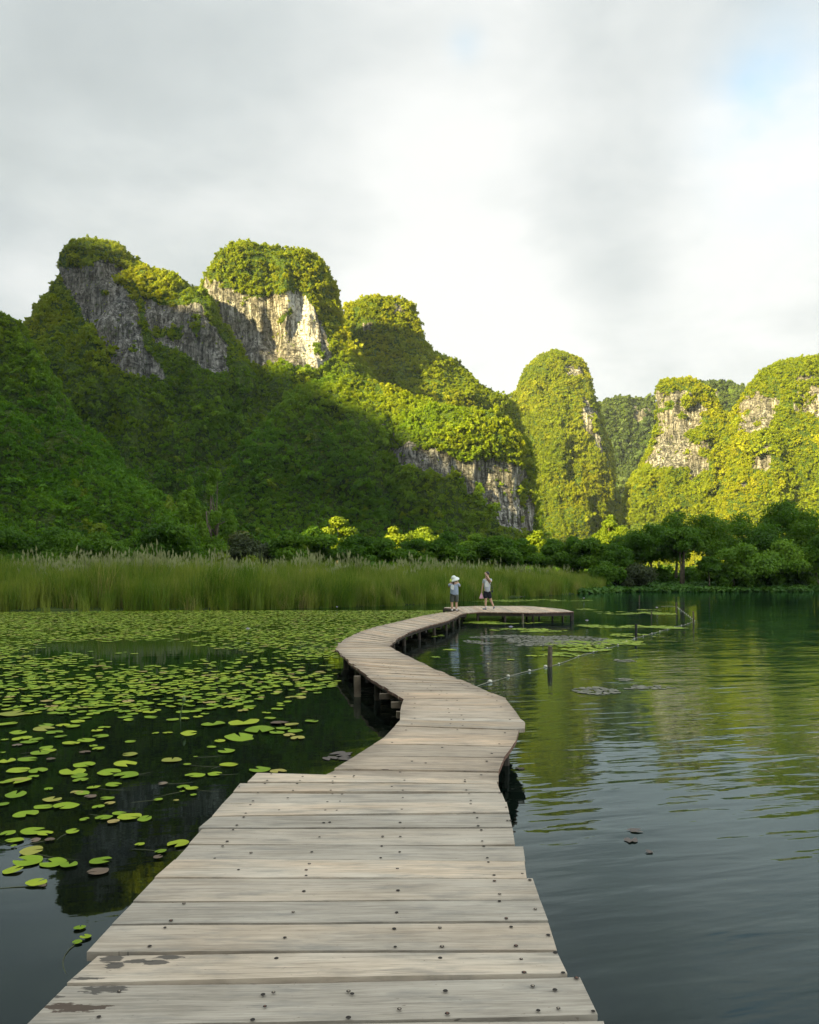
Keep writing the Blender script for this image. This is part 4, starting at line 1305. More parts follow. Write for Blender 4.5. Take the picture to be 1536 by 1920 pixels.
rp = []
for i in range(8):
    V, Qd, hv, hf = reed_clump(i, heads=(0, 0, 0, 0, 0, 4, 6, 8)[i], h=2.3 if i != 3 else 1.7, lean=.14 if i != 3 else .35)
    me_V = V; me_Q = Qd
    if hv is not None:
        me_V = np.concatenate([V, hv]); me_Q = np.concatenate([Qd, hf + len(V)])
    o = proto('reed_%c' % (97 + i), me_V, me_Q, M['reed'])
    o.data.materials.append(M['reed_head'])
    if hv is not None: o.data.polygons.foreach_set('material_index', [0] * len(Qd) + [1] * len(hf))
    rp.append(o)
n = 15000
x = rng.uniform(-50, 36, n)
depth = rng.random(n) * np.interp(x, [-50, -20, 5, 20, 36], [20, 19, 20, 17, 7])
y = shore(x) - 1.2 + depth
px = CX + F * x / y
edge = fbm(np.stack([x * .35, y * .35, x * 0], -1), 3, 8)
keep = (px > -150) & (px < 1150) & ((depth > 1.4 + 3.4 * edge) | (rng.random(n) < .06)) & (rng.random(n) < np.where(depth < 5, 1.0, .5)) & (px < np.interp(y, [60, 90], [1080, 1145]))
x, y, depth = x[keep], y[keep], depth[keep]
px = CX + F * x / y
hs = np.interp(depth, [0, 1.5, 5, 20], [.42, .82, 1.0, 1.08]) * (1 + .34 * fbm(np.stack([x * .4, y * .4, x * 0], -1), 3, 12) + .09 * rng.normal(size=len(x))) * np.interp(px, [0, 600, 900, 1060, 1150], [1.04, 1.0, .93, .85, .55])
hp = np.clip(np.interp(px, [60, 200, 400, 900, 1100], [.05, .28, .22, .1, .05]), 0, 1) * (depth > 7)
pid = np.where(rng.random(len(x)) < hp, rng.integers(5, 8, len(x)), rng.integers(0, 5, len(x)))
pid = np.where((depth > 2.5) & (pid == 3), 1, pid)
pid = np.where((depth < 1.8) & (rng.random(len(x)) < .35), 3, pid)
z = np.maximum(land_z(x, y), -.1)
scatter('reeds', np.stack([x, y, z], -1), np.stack([rng.normal(size=len(x)) * .03, rng.normal(size=len(x)) * .03, rng.choice([0, PI], len(x)) + rng.normal(size=len(x)) * .5], -1),
        np.stack([hs * 1.1, hs * 1.1, hs], -1), pid, rp, 'tall green reed bed with pale seed heads along the far shore', 'reeds')
print('reeds', len(x))

# ------------------------------------------------------------------ trees and bushes
def make_tree(name, px, pytop, pybase, d, wpx, mat, label, cat='tree', kindt='umbrella', seed=0, group=None, leaf=.185, n=4200, cz=None, stems=None):
    r = np.random.default_rng(seed + 1000)
    x0 = (px - CX) * d / F; zt = HC + (HZ - pytop) * d / F
    zb = float(np.maximum(land_z(np.array([x0]), np.array([d])), -.05)[0])
    Hh = zt - zb; Rw = wpx * d / F / 2
    o = empty(name, (x0, d, zb)); tag(o, label, cat, group)
    crown_b = Hh * (cz if cz is not None else .3)
    cs, rs, tips = [], [], []
    if kindt == 'umbrella':
        m = 17
        for i in range(m):
            a = i * 2.4 + r.random(); q = Rw * .72 * math.sqrt((i + .5) / m)
            hh = crown_b + (Hh - crown_b) * (1 - .55 * (q / Rw) ** 1.6) * (.35 + .65 * r.random()) - Rw * .16
            c = np.array([math.cos(a) * q, math.sin(a) * q, max(hh, crown_b)]); cs.append(c); rs.append(Rw * (.30 + .18 * r.random()))
            tips.append(c)
        cs.append(np.array([0, 0, Hh - Rw * .3])); rs.append(Rw * .32); sq = .62
    elif kindt == 'bush':
        m = 12
        for i in range(m):
            a = r.random() * 2 * PI; q = Rw * .65 * r.random() ** .5
            cs.append(np.array([math.cos(a) * q, math.sin(a) * q, Hh * (.2 + .55 * r.random() * (1 - .5 * q / Rw))])); rs.append(min(Rw, Hh) * (.26 + .16 * r.random()))
        cs.append(np.array([0, 0, Hh * .72])); rs.append(min(Rw * .5, Hh * .28)); tips = cs[:4]; sq = .85
    elif kindt == 'bamboo':
        m = 22
        for i in range(m):
            a = i * 2.4; t = r.random()
            q = Rw * (.15 + .75 * math.sin(PI * min(1, t * 1.15)) * r.random()); c = np.array([math.cos(a) * q, math.sin(a) * q * .8, Hh * (.12 + .82 * t)])
            cs.append(c); rs.append(Rw * (.16 + .16 * r.random()) * (1.2 - .6 * t)); tips.append(c)
        cs.append(np.array([Rw * .1, 0, Hh * .93])); rs.append(Rw * .14); sq = 1.7
    V, Qd = leaf_cloud(cs, rs, n, leaf, sq, .35, .45, seed=seed, aspect=2.2 if kindt == 'bamboo' else 1.7)
    V[:, 2] = np.maximum(V[:, 2], .05)
    mesh_obj('crown', V, Qd, M[mat], o)
    parts = []
    ns = stems or (1 if kindt == 'umbrella' else 3)
    for k in range(ns):
        bx_ = r.normal() * .25 * (ns > 1); by_ = r.normal() * .2 * (ns > 1); lx_ = r.normal() * Rw * .12; tr_ = max(.07, Hh * .018) * (1 if ns == 1 else .7)
        top = np.array([lx_ * 1.5, by_, crown_b + (Hh - crown_b) * .45])
        parts.append(tube([(bx_, by_, -.3), (bx_ + lx_ * .3, by_, crown_b * .5), (bx_ + lx_, by_, crown_b), tuple(top)], [tr_ * 1.3, tr_, tr_ * .8, tr_ * .45], 8))
        for tp in tips[k::ns][:7]:
            b0 = np.array([bx_ + lx_, by_, crown_b * .95]) + (top - np.array([bx_ + lx_, by_, crown_b])) * r.random() * .8
            mid_ = (b0 + tp) / 2 + np.array([0, 0, -.15])
            parts.append(tube([tuple(b0), tuple(mid_), tuple(tp)], [tr_ * .5, tr_ * .34, tr_ * .15], 6))
    V, Fc = join(parts)
    mesh_obj('trunk', V, Fc, M['bark'], o, smooth=True)
    return o


GR, GM, GL = 'trees on the wooded right shore', 'trees behind the reeds in the middle', 'trees and bushes behind the reeds at left'
T = [
 # right shore
 ('shade_tree', 1112, 1003, 1108, 92, 92, 'tree_leaf', 'dark rounded tree where the reeds end, left of the open bank', GR, 'umbrella'),
 ('shade_tree', 1152, 1015, 1108, 90, 78, 'tree_leaf', 'low dark tree in front of the sunlit yellow trees', GR, 'umbrella'),
 ('shade_tree', 1186, 992, 1108, 99, 110, 'tree_leaf', 'spreading dark tree right of the sunlit yellow trees', GR, 'umbrella'),
 ('shade_tree', 1222, 976, 1108, 96, 116, 'tree_leaf', 'tall dark tree just left of the slender multi stemmed tree', GR, 'umbrella'),
 ('shade_tree', 1268, 952, 1108, 102, 118, 'tree_leaf', 'highest dark tree behind the slender multi stemmed tree', GR, 'umbrella'),
 ('slender_tree', 1276, 985, 1098, 90, 84, 'tree_leaf', 'slender tree with several pale bare stems above the green bank', GR, 'umbrella', dict(cz=.52, stems=5)),
 ('shade_tree', 1322, 958, 1108, 101, 128, 'tree_leaf', 'wide dark tree rising above the green bank of ground cover', GR, 'umbrella'),
 ('shade_tree', 1388, 954, 1108, 106, 130, 'tree_leaf', 'dark flat topped tree behind the leaning lighter tree', GR, 'umbrella'),
 ('slender_tree', 1331, 1042, 1106, 87, 46, 'tree_leaf', 'small tree with one thin pale trunk at the waterline', GR, 'umbrella', dict(cz=.5)),
 ('shade_tree', 1392, 1012, 1108, 88, 116, 'bamboo_leaf', 'lighter green layered tree hanging over the water at right', GR, 'umbrella', dict(cz=.2)),
 ('shade_tree', 1434, 985, 1108, 93, 118, 'tree_leaf', 'dark tree behind the lighter layered one at right', GR, 'umbrella'),
 ('shade_tree', 1468, 935, 1108, 103, 118, 'tree_leaf', 'tallest tree with a small peaked top on the right shore', GR, 'umbrella'),
 ('shade_tree', 1466, 1008, 1108, 89, 110, 'bamboo_leaf', 'mid green tree under the tallest peaked tree', GR, 'umbrella', dict(cz=.18)),
 ('shade_tree', 1518, 948, 1108, 100, 130, 'tree_leaf', 'broad dark tree at the right frame edge', GR, 'umbrella'),
 ('shade_tree', 1536, 1000, 1108, 90, 120, 'tree_leaf', 'low spreading tree at the right frame edge over the water', GR, 'umbrella', dict(cz=.2)),
 ('shade_tree', 1600, 955, 1108, 96, 140, 'tree_leaf', 'dark tree just past the broad one at the right edge', GR, 'umbrella'),
 ('waterside_bush', 1136, 1050, 1108, 87, 84, 'tree_leaf', 'dark bush behind the last reeds on the right', 'bushes on the right shore', 'bush'),
 ('waterside_bush', 1196, 1052, 1110, 87, 96, 'grey_leaf', 'drooping greyish bush at the left end of the green bank', 'bushes on the right shore', 'bush'),
 ('waterside_bush', 1240, 1066, 1100, 95, 80, 'tree_leaf', 'dark bush in the shade behind the green bank', 'bushes on the right shore', 'bush'),
 ('waterside_bush', 1305, 1062, 1100, 96, 90, 'tree_leaf', 'dark undergrowth bush between the pale stems and thin trunk', 'bushes on the right shore', 'bush'),
 ('waterside_bush', 1376, 1066, 1108, 87, 76, 'tree_leaf', 'rounded bush at the water right of the thin trunk', 'bushes on the right shore', 'bush'),
 ('waterside_bush', 1432, 1068, 1108, 90, 90, 'tree_leaf', 'dark bush under the layered trees at right', 'bushes on the right shore', 'bush'),
 ('waterside_bush', 1500, 1066, 1108, 91, 100, 'tree_leaf', 'dark bush near the right frame edge', 'bushes on the right shore', 'bush'),
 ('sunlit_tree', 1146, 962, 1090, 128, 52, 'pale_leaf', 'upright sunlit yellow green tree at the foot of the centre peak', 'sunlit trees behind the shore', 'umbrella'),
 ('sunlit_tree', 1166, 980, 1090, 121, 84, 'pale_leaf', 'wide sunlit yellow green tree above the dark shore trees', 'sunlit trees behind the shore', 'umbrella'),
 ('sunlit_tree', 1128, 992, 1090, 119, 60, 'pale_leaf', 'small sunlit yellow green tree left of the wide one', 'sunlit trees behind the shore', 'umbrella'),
 # middle
 ('shade_tree', 538, 990, 1060, 78, 88, 'tree_leaf', 'dark round tree at the left end of the middle row', GM, 'umbrella'),
 ('shade_tree', 590, 983, 1060, 82, 90, 'tree_leaf', 'dark tree just left of the yellow topped one', GM, 'umbrella'),
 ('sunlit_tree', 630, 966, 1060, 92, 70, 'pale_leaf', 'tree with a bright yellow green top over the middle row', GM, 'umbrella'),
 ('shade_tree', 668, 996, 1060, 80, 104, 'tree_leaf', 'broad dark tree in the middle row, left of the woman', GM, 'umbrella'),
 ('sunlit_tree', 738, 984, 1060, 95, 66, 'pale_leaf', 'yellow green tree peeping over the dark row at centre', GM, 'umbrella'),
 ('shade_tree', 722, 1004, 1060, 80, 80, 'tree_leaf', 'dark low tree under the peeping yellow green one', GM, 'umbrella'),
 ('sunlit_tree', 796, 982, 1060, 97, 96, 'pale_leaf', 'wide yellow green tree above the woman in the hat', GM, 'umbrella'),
 ('shade_tree', 782, 1006, 1060, 82, 86, 'tree_leaf', 'dark tree right behind the woman in the hat', GM, 'umbrella'),
 ('shade_tree', 836, 998, 1060, 84, 90, 'tree_leaf', 'mid green rounded tree behind and above the woman', GM, 'umbrella'),
 ('shade_tree', 890, 996, 1060, 88, 84, 'bamboo_leaf', 'mid green tree above the man', GM, 'umbrella'),
 ('shade_tree', 936, 1000, 1060, 86, 86, 'tree_leaf', 'dark tree to the right of the man', GM, 'umbrella'),
 ('shade_tree', 980, 1006, 1070, 88, 72, 'tree_leaf', 'dark tree before the foot of the grey cliff', GM, 'umbrella'),
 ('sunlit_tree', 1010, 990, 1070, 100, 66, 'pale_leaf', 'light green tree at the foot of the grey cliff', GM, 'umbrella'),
 ('shade_tree', 1036, 1006, 1080, 93, 74, 'tree_leaf', 'mid green tree right of the light one below the cliff', GM, 'umbrella'),
 ('shade_tree', 1074, 1002, 1090, 96, 74, 'tree_leaf', 'dark tree between the cliff and the right shore', GM, 'umbrella'),
 # left
 ('broad_tree', 316, 958, 1040, 74, 138, 'tree_leaf', 'wide flat topped dark tree below the feathery bamboo', GL, 'umbrella', dict(cz=.25)),
 ('bamboo', 352, 884, 1040, 88, 76, 'bamboo_leaf', 'tall feathery yellow green bamboo behind the broad dark tree', GL, 'bamboo', dict(n=5200)),
 ('bamboo', 402, 872, 1040, 100, 84, 'bamboo_leaf', 'softer paler bamboo clump right of the tall one', GL, 'bamboo'),
 ('grey_bush', 452, 982, 1050, 80, 96, 'grey_leaf', 'wide grey green bush right of the broad tree', GL, 'bush'),
 ('grey_bush', 498, 1004, 1050, 78, 60, 'grey_leaf', 'smaller grey bush beside the middle row of trees', GL, 'bush'),
 ('low_bush', 414, 1026, 1045, 68, 56, 'pale_leaf', 'low pale bush in front of the grey one', GL, 'bush'),
 ('low_bush', 470, 1032, 1045, 68, 50, 'pale_leaf', 'second low pale bush, right beside the first', GL, 'bush'),
 ('leafy_bush', 30, 1032, 1060, 60, 120, 'tree_leaf', 'leafy bush at the left frame edge behind the reeds', GL, 'bush'),
 ('leafy_bush', 96, 1036, 1060, 61, 80, 'tree_leaf', 'leafy bush second from the left frame edge', GL, 'bush'),
 ('shade_tree', 190, 990, 1060, 80, 120, 'tree_leaf', 'dark tree at the slope foot left of the broad tree', GL, 'umbrella'),
 ('shade_tree', 100, 980, 1060, 82, 130, 'tree_leaf', 'dark tree at the foot of the steep left slope', GL, 'umbrella'),
 ('shade_tree', 10, 975, 1060, 80, 140, 'tree_leaf', 'dark tree cut by the left frame edge', GL, 'umbrella'),
]
for i, t in enumerate(T):
    kw = dict(t[10]) if len(t) > 10 else {}
    k = t[9]
    nn = kw.pop('n', 9500 if k != 'bush' else 5500)
    make_tree(t[0], t[1], t[2], t[3], t[4], t[5], t[6], t[7], 'tree' if k == 'umbrella' else ('bamboo' if k == 'bamboo' else 'bush'), k, seed=i * 13 + 3, group=t[8], n=nn, **kw)

# low plants on the banks
cv = []
for i in range(4):
    V, Qd = leaf_cloud([(0, 0, .12), (.3, .1, .1), (-.25, .2, .1)], [.3, .25, .25], 46, .17, .7, .4, .8, seed=i + 60)
    cv.append(proto('cover_%c' % (97 + i), V, Qd, M['cover']))
n = 9000
x = rng.uniform(-60, 62, n); y = shore(x) - .3 + rng.random(n) ** 1.5 * 24
px = CX + F * x / y
keep = (land_z(x, y) > -.12) & ((px > 1085) | (y > shore(x) + 17)) & (rng.random(n) < .8)
x, y = x[keep], y[keep]
scatter('ground_cover', np.stack([x, y, np.maximum(land_z(x, y), 0)], -1), np.stack([x * 0, x * 0, rng.random(len(x)) * 6.3], -1),
        np.repeat((.9 + .9 * rng.random(len(x)))[:, None], 3, 1), rng.integers(0, 4, len(x)), cv, 'low bright green plants covering the bank under the right shore trees', 'ground cover')
ug = clump_protos('undergrowth_clump', M['tree_leaf'], 4, 160, .2)
n = 1300
x = rng.uniform(-95, 110, n); y = shore(x) + 14 + rng.random(n) * 42
scatter('undergrowth', np.stack([x, y, np.full(n, .5)], -1), np.stack([x * 0, x * 0, rng.random(n) * 6.3], -1), np.stack([1.5 + 1.2 * rng.random(n)] * 2 + [1.4 + 1.6 * rng.random(n)], -1),
        rng.integers(0, 4, n), ug, 'dark mixed undergrowth between the shore trees and the mountains', 'undergrowth')

# ------------------------------------------------------------------ people
def skin_mesh(name, joints, edges, mat, parent, root=0, sub=2, bone=None):
    """joints: list of (x,y,z,rx,ry); one continuous skinned surface"""
    me = bpy.data.meshes.new(name)
    me.from_pydata([j[:3] for j in joints], edges, [])
    o = bpy.data.objects.new(name, me); COL.objects.link(o)
    sk = o.modifiers.new('skin', 'SKIN')
    sk.use_smooth_shade = True
    sv = me.skin_vertices[0].data
    for i, j in enumerate(joints):
        sv[i].radius = (j[3], j[4] if len(j) > 4 else j[3]); sv[i].use_root = (i == root)
    sb = o.modifiers.new('sub', 'SUBSURF'); sb.levels = sub; sb.render_levels = sub
    dg = bpy.context.evaluated_depsgraph_get()
    m2 = bpy.data.meshes.new_from_object(o.evaluated_get(dg))
    m2.name = name
    o.modifiers.clear(); o.data = m2
    m2.materials.clear(); m2.materials.append(mat)
    m2.polygons.foreach_set('use_smooth', [True] * len(m2.polygons))
    o.parent = parent
    return o


M['skin'] = plain_mat('skin', (.52, .32, .22), .55, .06, 6)
M['hair'] = plain_mat('black hair', (.012, .010, .009), .5, .3, 30)
M['hairb'] = plain_mat('dark brown hair', (.05, .022, .018), .5, .3, 30)
M['shirt1'] = plain_mat('grey blue shirt', (.30, .36, .46), .85, .08, 5)
M['shirt2'] = plain_mat('light grey shirt', (.44, .47, .52), .85, .08, 5)
M['print'] = plain_mat('white shirt print', (.72, .74, .72), .8, .08, 8)
M['short1'] = plain_mat('dark grey shorts', (.085, .095, .085), .9, .1, 5)
M['short2'] = plain_mat('navy shorts', (.008, .010, .022), .9, .15, 5)
M['hat'] = plain_mat('white hat cloth', (.74, .77, .72), .85, .06, 6)
M['haty'] = plain_mat('yellow hat lining', (.55, .62, .10), .85, .06, 6)
M['bagk'] = plain_mat('black bag cloth', (.016, .018, .024), .8, .2, 10)
M['pink'] = plain_mat('pink plastic bag', (.75, .42, .55), .5, .1, 10)
M['shoe1'] = plain_mat('brown sandal', (.14, .10, .08), .7, .2, 10)
M['shoe2'] = plain_mat('blue grey trainer', (.10, .17, .24), .6, .15, 10)
M['sock'] = plain_mat('pale sock', (.6, .58, .6), .8, .05, 10)
M['dark'] = plain_mat('dark plastic', (.02, .02, .022), .4, .1, 10)


def hand_edges(J, E_, wrist, d, side, curl=.6, s=1.0):
    """palm plus five finger chains rooted in the palm"""
    w = len(J) - 1 if wrist is None else wrist
    p0 = Vector(J[w][:3]); d = Vector(d).normalized(); sd = Vector(side).normalized(); nn = d.cross(sd).normalized()
    palm = p0 + d * .05 * s; J.append((*palm, .034 * s, .018 * s)); pi = len(J) - 1; E_.append((w, pi))
    for i, (o_, ln) in enumerate(((-.030, .058), (-.010, .074), (.010, .078), (.030, .068))):
        a = palm + d * .042 * s + sd * o_ * s; b = a + (d * math.cos(curl * .5) + nn * math.sin(curl * .5)) * ln * .5 * s; c = b + (d * math.cos(curl * 1.3) + nn * math.sin(curl * 1.3)) * ln * .5 * s
        k = len(J); J += [(*a, .0095 * s), (*b, .009 * s), (*c, .0078 * s)]; E_ += [(pi, k), (k, k + 1), (k + 1, k + 2)]
    a = palm + sd * .042 * s - d * .005 * s; b = a + (d + sd * .6).normalized() * .035 * s; c = b + d * .028 * s
    k = len(J); J += [(*a, .011 * s), (*b, .0105 * s), (*c, .009 * s)]; E_ += [(pi, k), (k, k + 1), (k + 1, k + 2)]


def ellip(c, r, seg=16, rings=10, zmin=-1.0, zmax=1.0):
    V, Fc = [], []
    for i in range(rings + 1):
        ph = math.asin(zmin) + (math.asin(zmax) - math.asin(zmin)) * i / rings
        for k in range(seg):
            th = 2 * PI * k / seg
            V.append((c[0] + r[0] * math.cos(ph) * math.cos(th), c[1] + r[1] * math.cos(ph) * math.sin(th), c[2] + r[2] * math.sin(ph)))
    for i in range(rings):
        for k in range(seg): Fc.append((i * seg + k, i * seg + (k + 1) % seg, (i + 1) * seg + (k + 1) % seg, (i + 1) * seg + k))
    return V, Fc


def shoe(parent, heel, toe, mat, pitch=0):
    h, t = Vector(heel), Vector(toe); m_ = h.lerp(t, .5)
    return skin_mesh('shoe', [(h.x, h.y, h.z + .045, .042, .045), (m_.x, m_.y, m_.z + .04, .045, .036), (t.x, t.y, t.z + .03, .042, .026)], [(0, 1), (1, 2)], mat, parent)


# woman in the wide hat, back to the viewer, right hand raised to her face
wl = at(852, 1147.2, DZ)
wo = empty('person', (wl[0], wl[1], DZ))
tag(wo, 'person in a white sun hat, blue grey tee and dark shorts with a raised arm', 'person')
J = [(0, 0, .80, .15, .12), (0, .0, .98, .15, .11), (0, .0, 1.14, .16, .11), (-.01, .01, 1.25, .12, .09), (-.01, .02, 1.31, .05), (-.01, .03, 1.40, .085, .095), (-.01, .04, 1.49, .075, .085),
     (.17, .01, 1.23, .055), (.25, .03, 1.10, .045), (.20, .12, 1.22, .035), (.13, .17, 1.36, .028),
     (-.19, .01, 1.22, .055), (-.24, .05, 1.08, .045), (-.17, .15, 1.20, .035), (-.08, .18, 1.35, .028),
     (-.09, 0, .72, .10, .10), (-.10, .01, .40, .062), (-.10, -.01, .22, .052), (-.10, 0, .07, .036), (-.10, .09, .03, .03),
     (.09, 0, .72, .10, .10), (.09, .02, .40, .062), (.09, .0, .22, .052), (.10, 0, .07, .036), (.12, .09, .03, .03)]
E_ = [(0, 1), (1, 2), (2, 3), (3, 4), (4, 5), (5, 6), (3, 7), (7, 8), (8, 9), (9, 10), (3, 11), (11, 12), (12, 13), (13, 14), (0, 15), (15, 16), (16, 17), (17, 18), (18, 19), (0, 20), (20, 21), (21, 22), (22, 23), (23, 24)]
hand_edges(J, E_, 10, (-.45, .2, .8), (.4, .8, 0), .7, .9); hand_edges(J, E_, 14, (.4, .2, .8), (.4, -.8, 0), .7, .9)
J.append((-.01, .125, 1.41, .014)); E_.append((5, len(J) - 1))
skin_mesh('body', J, E_, M['skin'], wo)
skin_mesh('shirt', [(0, 0, .64, .215, .16), (0, 0, .95, .19, .14), (0, 0, 1.14, .19, .135), (-.01, .005, 1.25, .14, .105), (.17, .01, 1.22, .085), (.245, .03, 1.10, .075), (-.19, .01, 1.21, .085), (-.235, .04, 1.10, .07)],
          [(0, 1), (1, 2), (2, 3), (3, 4), (4, 5), (3, 6), (6, 7)], M['shirt1'], wo, root=1)
V = [(-.13, -.162, .98), (-.03, -.176, .96), (-.01, -.165, 1.10), (-.05, -.152, 1.19), (-.16, -.13, 1.17), (-.17, -.135, 1.05)]
mesh_obj('shirt_print', V + [(a, b + .006, c) for a, b, c in V], [(0, 1, 2, 3, 4, 5), (11, 10, 9, 8, 7, 6)] + [(i, i + 6, (i + 1) % 6 + 6, (i + 1) % 6) for i in range(6)], M['print'], wo)
skin_mesh('shorts', [(0, 0, .90, .175, .135), (-.09, 0, .66, .115, .115), (-.10, .005, .40, .095, .095), (.09, 0, .66, .115, .115), (.095, .01, .40, .095, .095)], [(0, 1), (1, 2), (0, 3), (3, 4)], M['short1'], wo)
ht = empty('hat', (-.02, .03, 1.47)); ht.parent = wo; ht.rotation_euler = (.30, -.32, 0)
V, Fc = ellip((0, 0, .0), (.115, .125, .115), 18, 8, -.1, 1.0); mesh_obj('crown', V, Fc, M['hat'], ht, smooth=True)
V, Fc = [], []
for i, (r_, z_) in enumerate(((.11, .0), (.17, -.03), (.225, -.085), (.22, -.095), (.16, -.042), (.11, -.012))):
    for k in range(24):
        th = 2 * PI * k / 24
        V.append((r_ * math.cos(th), r_ * 1.02 * math.sin(th), z_ + .012 * math.sin(3 * th)))
for i in range(5):
    for k in range(24): Fc.append((i * 24 + k, i * 24 + (k + 1) % 24, (i + 1) * 24 + (k + 1) % 24, (i + 1) * 24 + k))
bo = mesh_obj('brim', V, Fc, [M['hat'], M['haty']], ht, smooth=True)
bo.data.polygons.foreach_set('material_index', [1 if (i % 24) in (10, 11, 12, 13, 14) or i >= 72 else 0 for i in range(len(Fc))])
skin_mesh('hair', [(-.02, -.03, 1.42, .085, .06), (-.04, -.07, 1.30, .05, .035), (-.045, -.10, 1.18, .035, .025), (-.045, -.115, 1.10, .015)], [(0, 1), (1, 2), (2, 3)], M['hairb'], wo)
shoe(wo, (-.10, -.03, 0), (-.13, .14, 0), M['shoe1']); shoe(wo, (.10, -.03, 0), (.17, .12, 0), M['shoe1'])
for sx in (-.10, .10):
    V, Fc = tube([(sx, 0, .05), (sx, -.003, .13)], [.044, .042], 10); mesh_obj('sock', V, Fc, M['sock'], wo, smooth=True)
V, Fc = box_between((.0, .20), (.08, .215), .015, .13, 1.47)
ph = mesh_obj('phone', [(a + wl[0], b + wl[1], c + DZ) for a, b, c in V], Fc, M['dark']); tag(ph, 'dark phone held up in front of the hatted person', 'phone')

# man walking left, hand to forehead, shoulder bag, pink bag
ml = at(912, 1143.3, DZ)
mo = empty('person', (ml[0], ml[1], DZ))
tag(mo, 'dark haired person in light grey tee and navy shorts walking with hand to forehead', 'person')
J = [(.04, 0, .90, .14, .11), (.05, 0, 1.08, .14, .10), (.05, 0, 1.26, .155, .105), (.05, 0, 1.40, .12, .09), (.045, .005, 1.48, .052), (.04, .01, 1.58, .078, .092), (.045, .01, 1.69, .076, .088),
     (.19, -.06, 1.37, .058), (.20, -.20, 1.27, .045), (.08, -.17, 1.46, .036), (-.01, -.10, 1.60, .028),
     (-.08, .08, 1.37, .056), (-.15, .09, 1.12, .042), (-.19, .05, .92, .034), (-.20, .04, .86, .027),
     (-.04, .02, .82, .095, .095), (-.02, .0, .47, .062), (-.03, .0, .28, .052), (-.02, .0, .09, .036), (-.10, .0, .035, .03),
     (.12, .0, .82, .095, .095), (.20, .02, .48, .06), (.27, .0, .30, .05), (.335, -.02, .15, .034), (.34, -.01, .06, .03)]
E_ = [(0, 1), (1, 2), (2, 3), (3, 4), (4, 5), (5, 6), (3, 7), (7, 8), (8, 9), (9, 10), (3, 11), (11, 12), (12, 13), (13, 14), (0, 15), (15, 16), (16, 17), (17, 18), (18, 19), (0, 20), (20, 21), (21, 22), (22, 23), (23, 24)]
hand_edges(J, E_, 10, (-.35, .4, .7), (.6, -.2, .2), .5); hand_edges(J, E_, 14, (-.1, 0, -1), (0, 1, 0), 1.4)
J.append((-.055, .03, 1.60, .015)); E_.append((5, len(J) - 1))
skin_mesh('body', J, E_, M['skin'], mo)
for dy in (-.085, .10):
    V, Fc = ellip((.05, dy, 1.61), (.022, .010, .032)); mesh_obj('ear', V, Fc, M['skin'], mo, smooth=True)
skin_mesh('shirt', [(.04, 0, .76, .185, .15), (.05, 0, 1.05, .17, .13), (.05, 0, 1.26, .18, .13), (.05, 0, 1.40, .14, .105), (.19, -.06, 1.37, .085), (.21, -.17, 1.29, .07), (-.08, .08, 1.36, .085), (-.13, .085, 1.20, .07)],
          [(0, 1), (1, 2), (2, 3), (3, 4), (4, 5), (3, 6), (6, 7)], M['shirt2'], mo, root=1)
V = [(-.06, -.148, 1.06), (.10, -.152, 1.04), (.11, -.152, 1.2), (.06, -.148, 1.31), (-.04, -.135, 1.32), (-.07, -.138, 1.2)]
mesh_obj('shirt_print', V + [(a, b + .006, c) for a, b, c in V], [(0, 1, 2, 3, 4, 5), (11, 10, 9, 8, 7, 6)] + [(i, i + 6, (i + 1) % 6 + 6, (i + 1) % 6) for i in range(6)], M['print'], mo)
skin_mesh('shorts', [(.04, 0, .98, .165, .13), (-.04, .01, .76, .115, .115), (-.03, .01, .50, .10, .10), (.12, 0, .76, .115, .115), (.18, .01, .50, .10, .10)], [(0, 1), (1, 2), (0, 3), (3, 4)], M['short2'], mo)
V, Fc = ellip((.055, .01, 1.66), (.098, .102, .108), 18, 9, -.45, 1.0); mesh_obj('hair', V, Fc, M['hair'], mo, smooth=True)
shoe(mo, (.01, 0, 0), (-.17, .01, 0), M['shoe2'])
skin_mesh('shoe', [(.36, -.02, .16, .042), (.355, -.02, .09, .045, .036), (.33, -.01, .035, .04, .026)], [(0, 1), (1, 2)], M['shoe2'], mo)
V, Fc = tube([(-.02, 0, .06), (-.025, 0, .16)], [.044, .042], 10); mesh_obj('sock', V, Fc, M['sock'], mo, smooth=True)
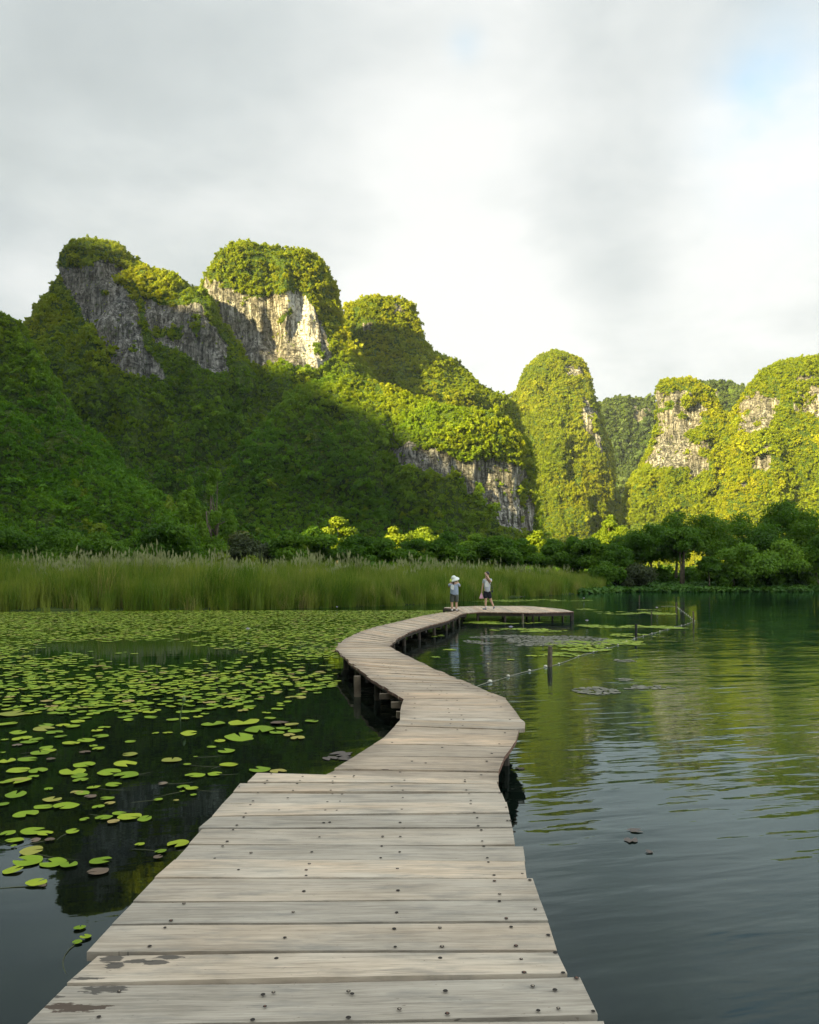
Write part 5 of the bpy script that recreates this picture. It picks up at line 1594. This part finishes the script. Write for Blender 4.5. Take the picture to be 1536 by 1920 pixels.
sb = empty('shoulder_bag', (ml[0] + .25, ml[1] - .17, DZ + .86)); tag(sb, 'black shoulder bag hanging at the hip of the walking person', 'bag')
bg_ = skin_mesh('pouch', [(0, 0, -.07, .085, .045), (.01, 0, .06, .08, .04)], [(0, 1)], M['bagk'], sb)
V, Fc = tube([(0, 0, .08), (-.06, -.02, .26), (-.14, -.03, .42), (-.22, .03, .56), (-.25, .12, .60), (-.18, .22, .59), (-.02, .34, .40), (.05, .28, .2), (.03, .06, .1)], [.012] * 9, 6); mesh_obj('strap', V, Fc, M['bagk'], sb, smooth=True)
pb = empty('plastic_bag', (ml[0] - .215, ml[1] + .03, DZ + .80)); tag(pb, 'small pink bag held low by the walking person', 'bag')
V, Fc = [], []
for i, (w_, d_, z_) in enumerate(((.012, .012, 0), (.03, .02, -.06), (.075, .035, -.17), (.105, .045, -.26), (.09, .035, -.29))):
    for k in range(16):
        th = 2 * PI * k / 16; V.append((w_ * math.cos(th) * (1 + .08 * math.sin(5 * th)), d_ * math.sin(th), z_))
for i in range(4):
    for k in range(16): Fc.append((i * 16 + k, i * 16 + (k + 1) % 16, (i + 1) * 16 + (k + 1) % 16, (i + 1) * 16 + k))
Fc.append(tuple(range(64, 80)))
mesh_obj('sack', V, Fc, M['pink'], pb, smooth=True)
print('objects', len(SC.objects))

# ------------------------------------------------------------------ evening air
if True:
    V = [(x_, y_, z_) for x_ in (-4700, 4700) for y_ in (-4700, 4700) for z_ in (-3.4, 245)]
    Fh = [(0, 1, 3, 2), (4, 6, 7, 5), (0, 4, 5, 1), (2, 3, 7, 6), (1, 5, 7, 3), (0, 2, 6, 4)]
    mh = bpy.data.materials.new('haze air'); mh.use_nodes = True
    Nh = NT(mh.node_tree)
    pv = Nh.n('ShaderNodeVolumePrincipled', {'Color': (.72, .86, 1.0, 1), 'Density': .00007, 'Anisotropy': .0})
    oh = Nh.n('ShaderNodeOutputMaterial'); Nh.nt.links.new(pv.outputs[0], oh.inputs['Volume'])
    hz = mesh_obj('haze', V, Fh, mh); tag(hz, 'thin evening haze over the lake and mountains', 'haze', kind='stuff')
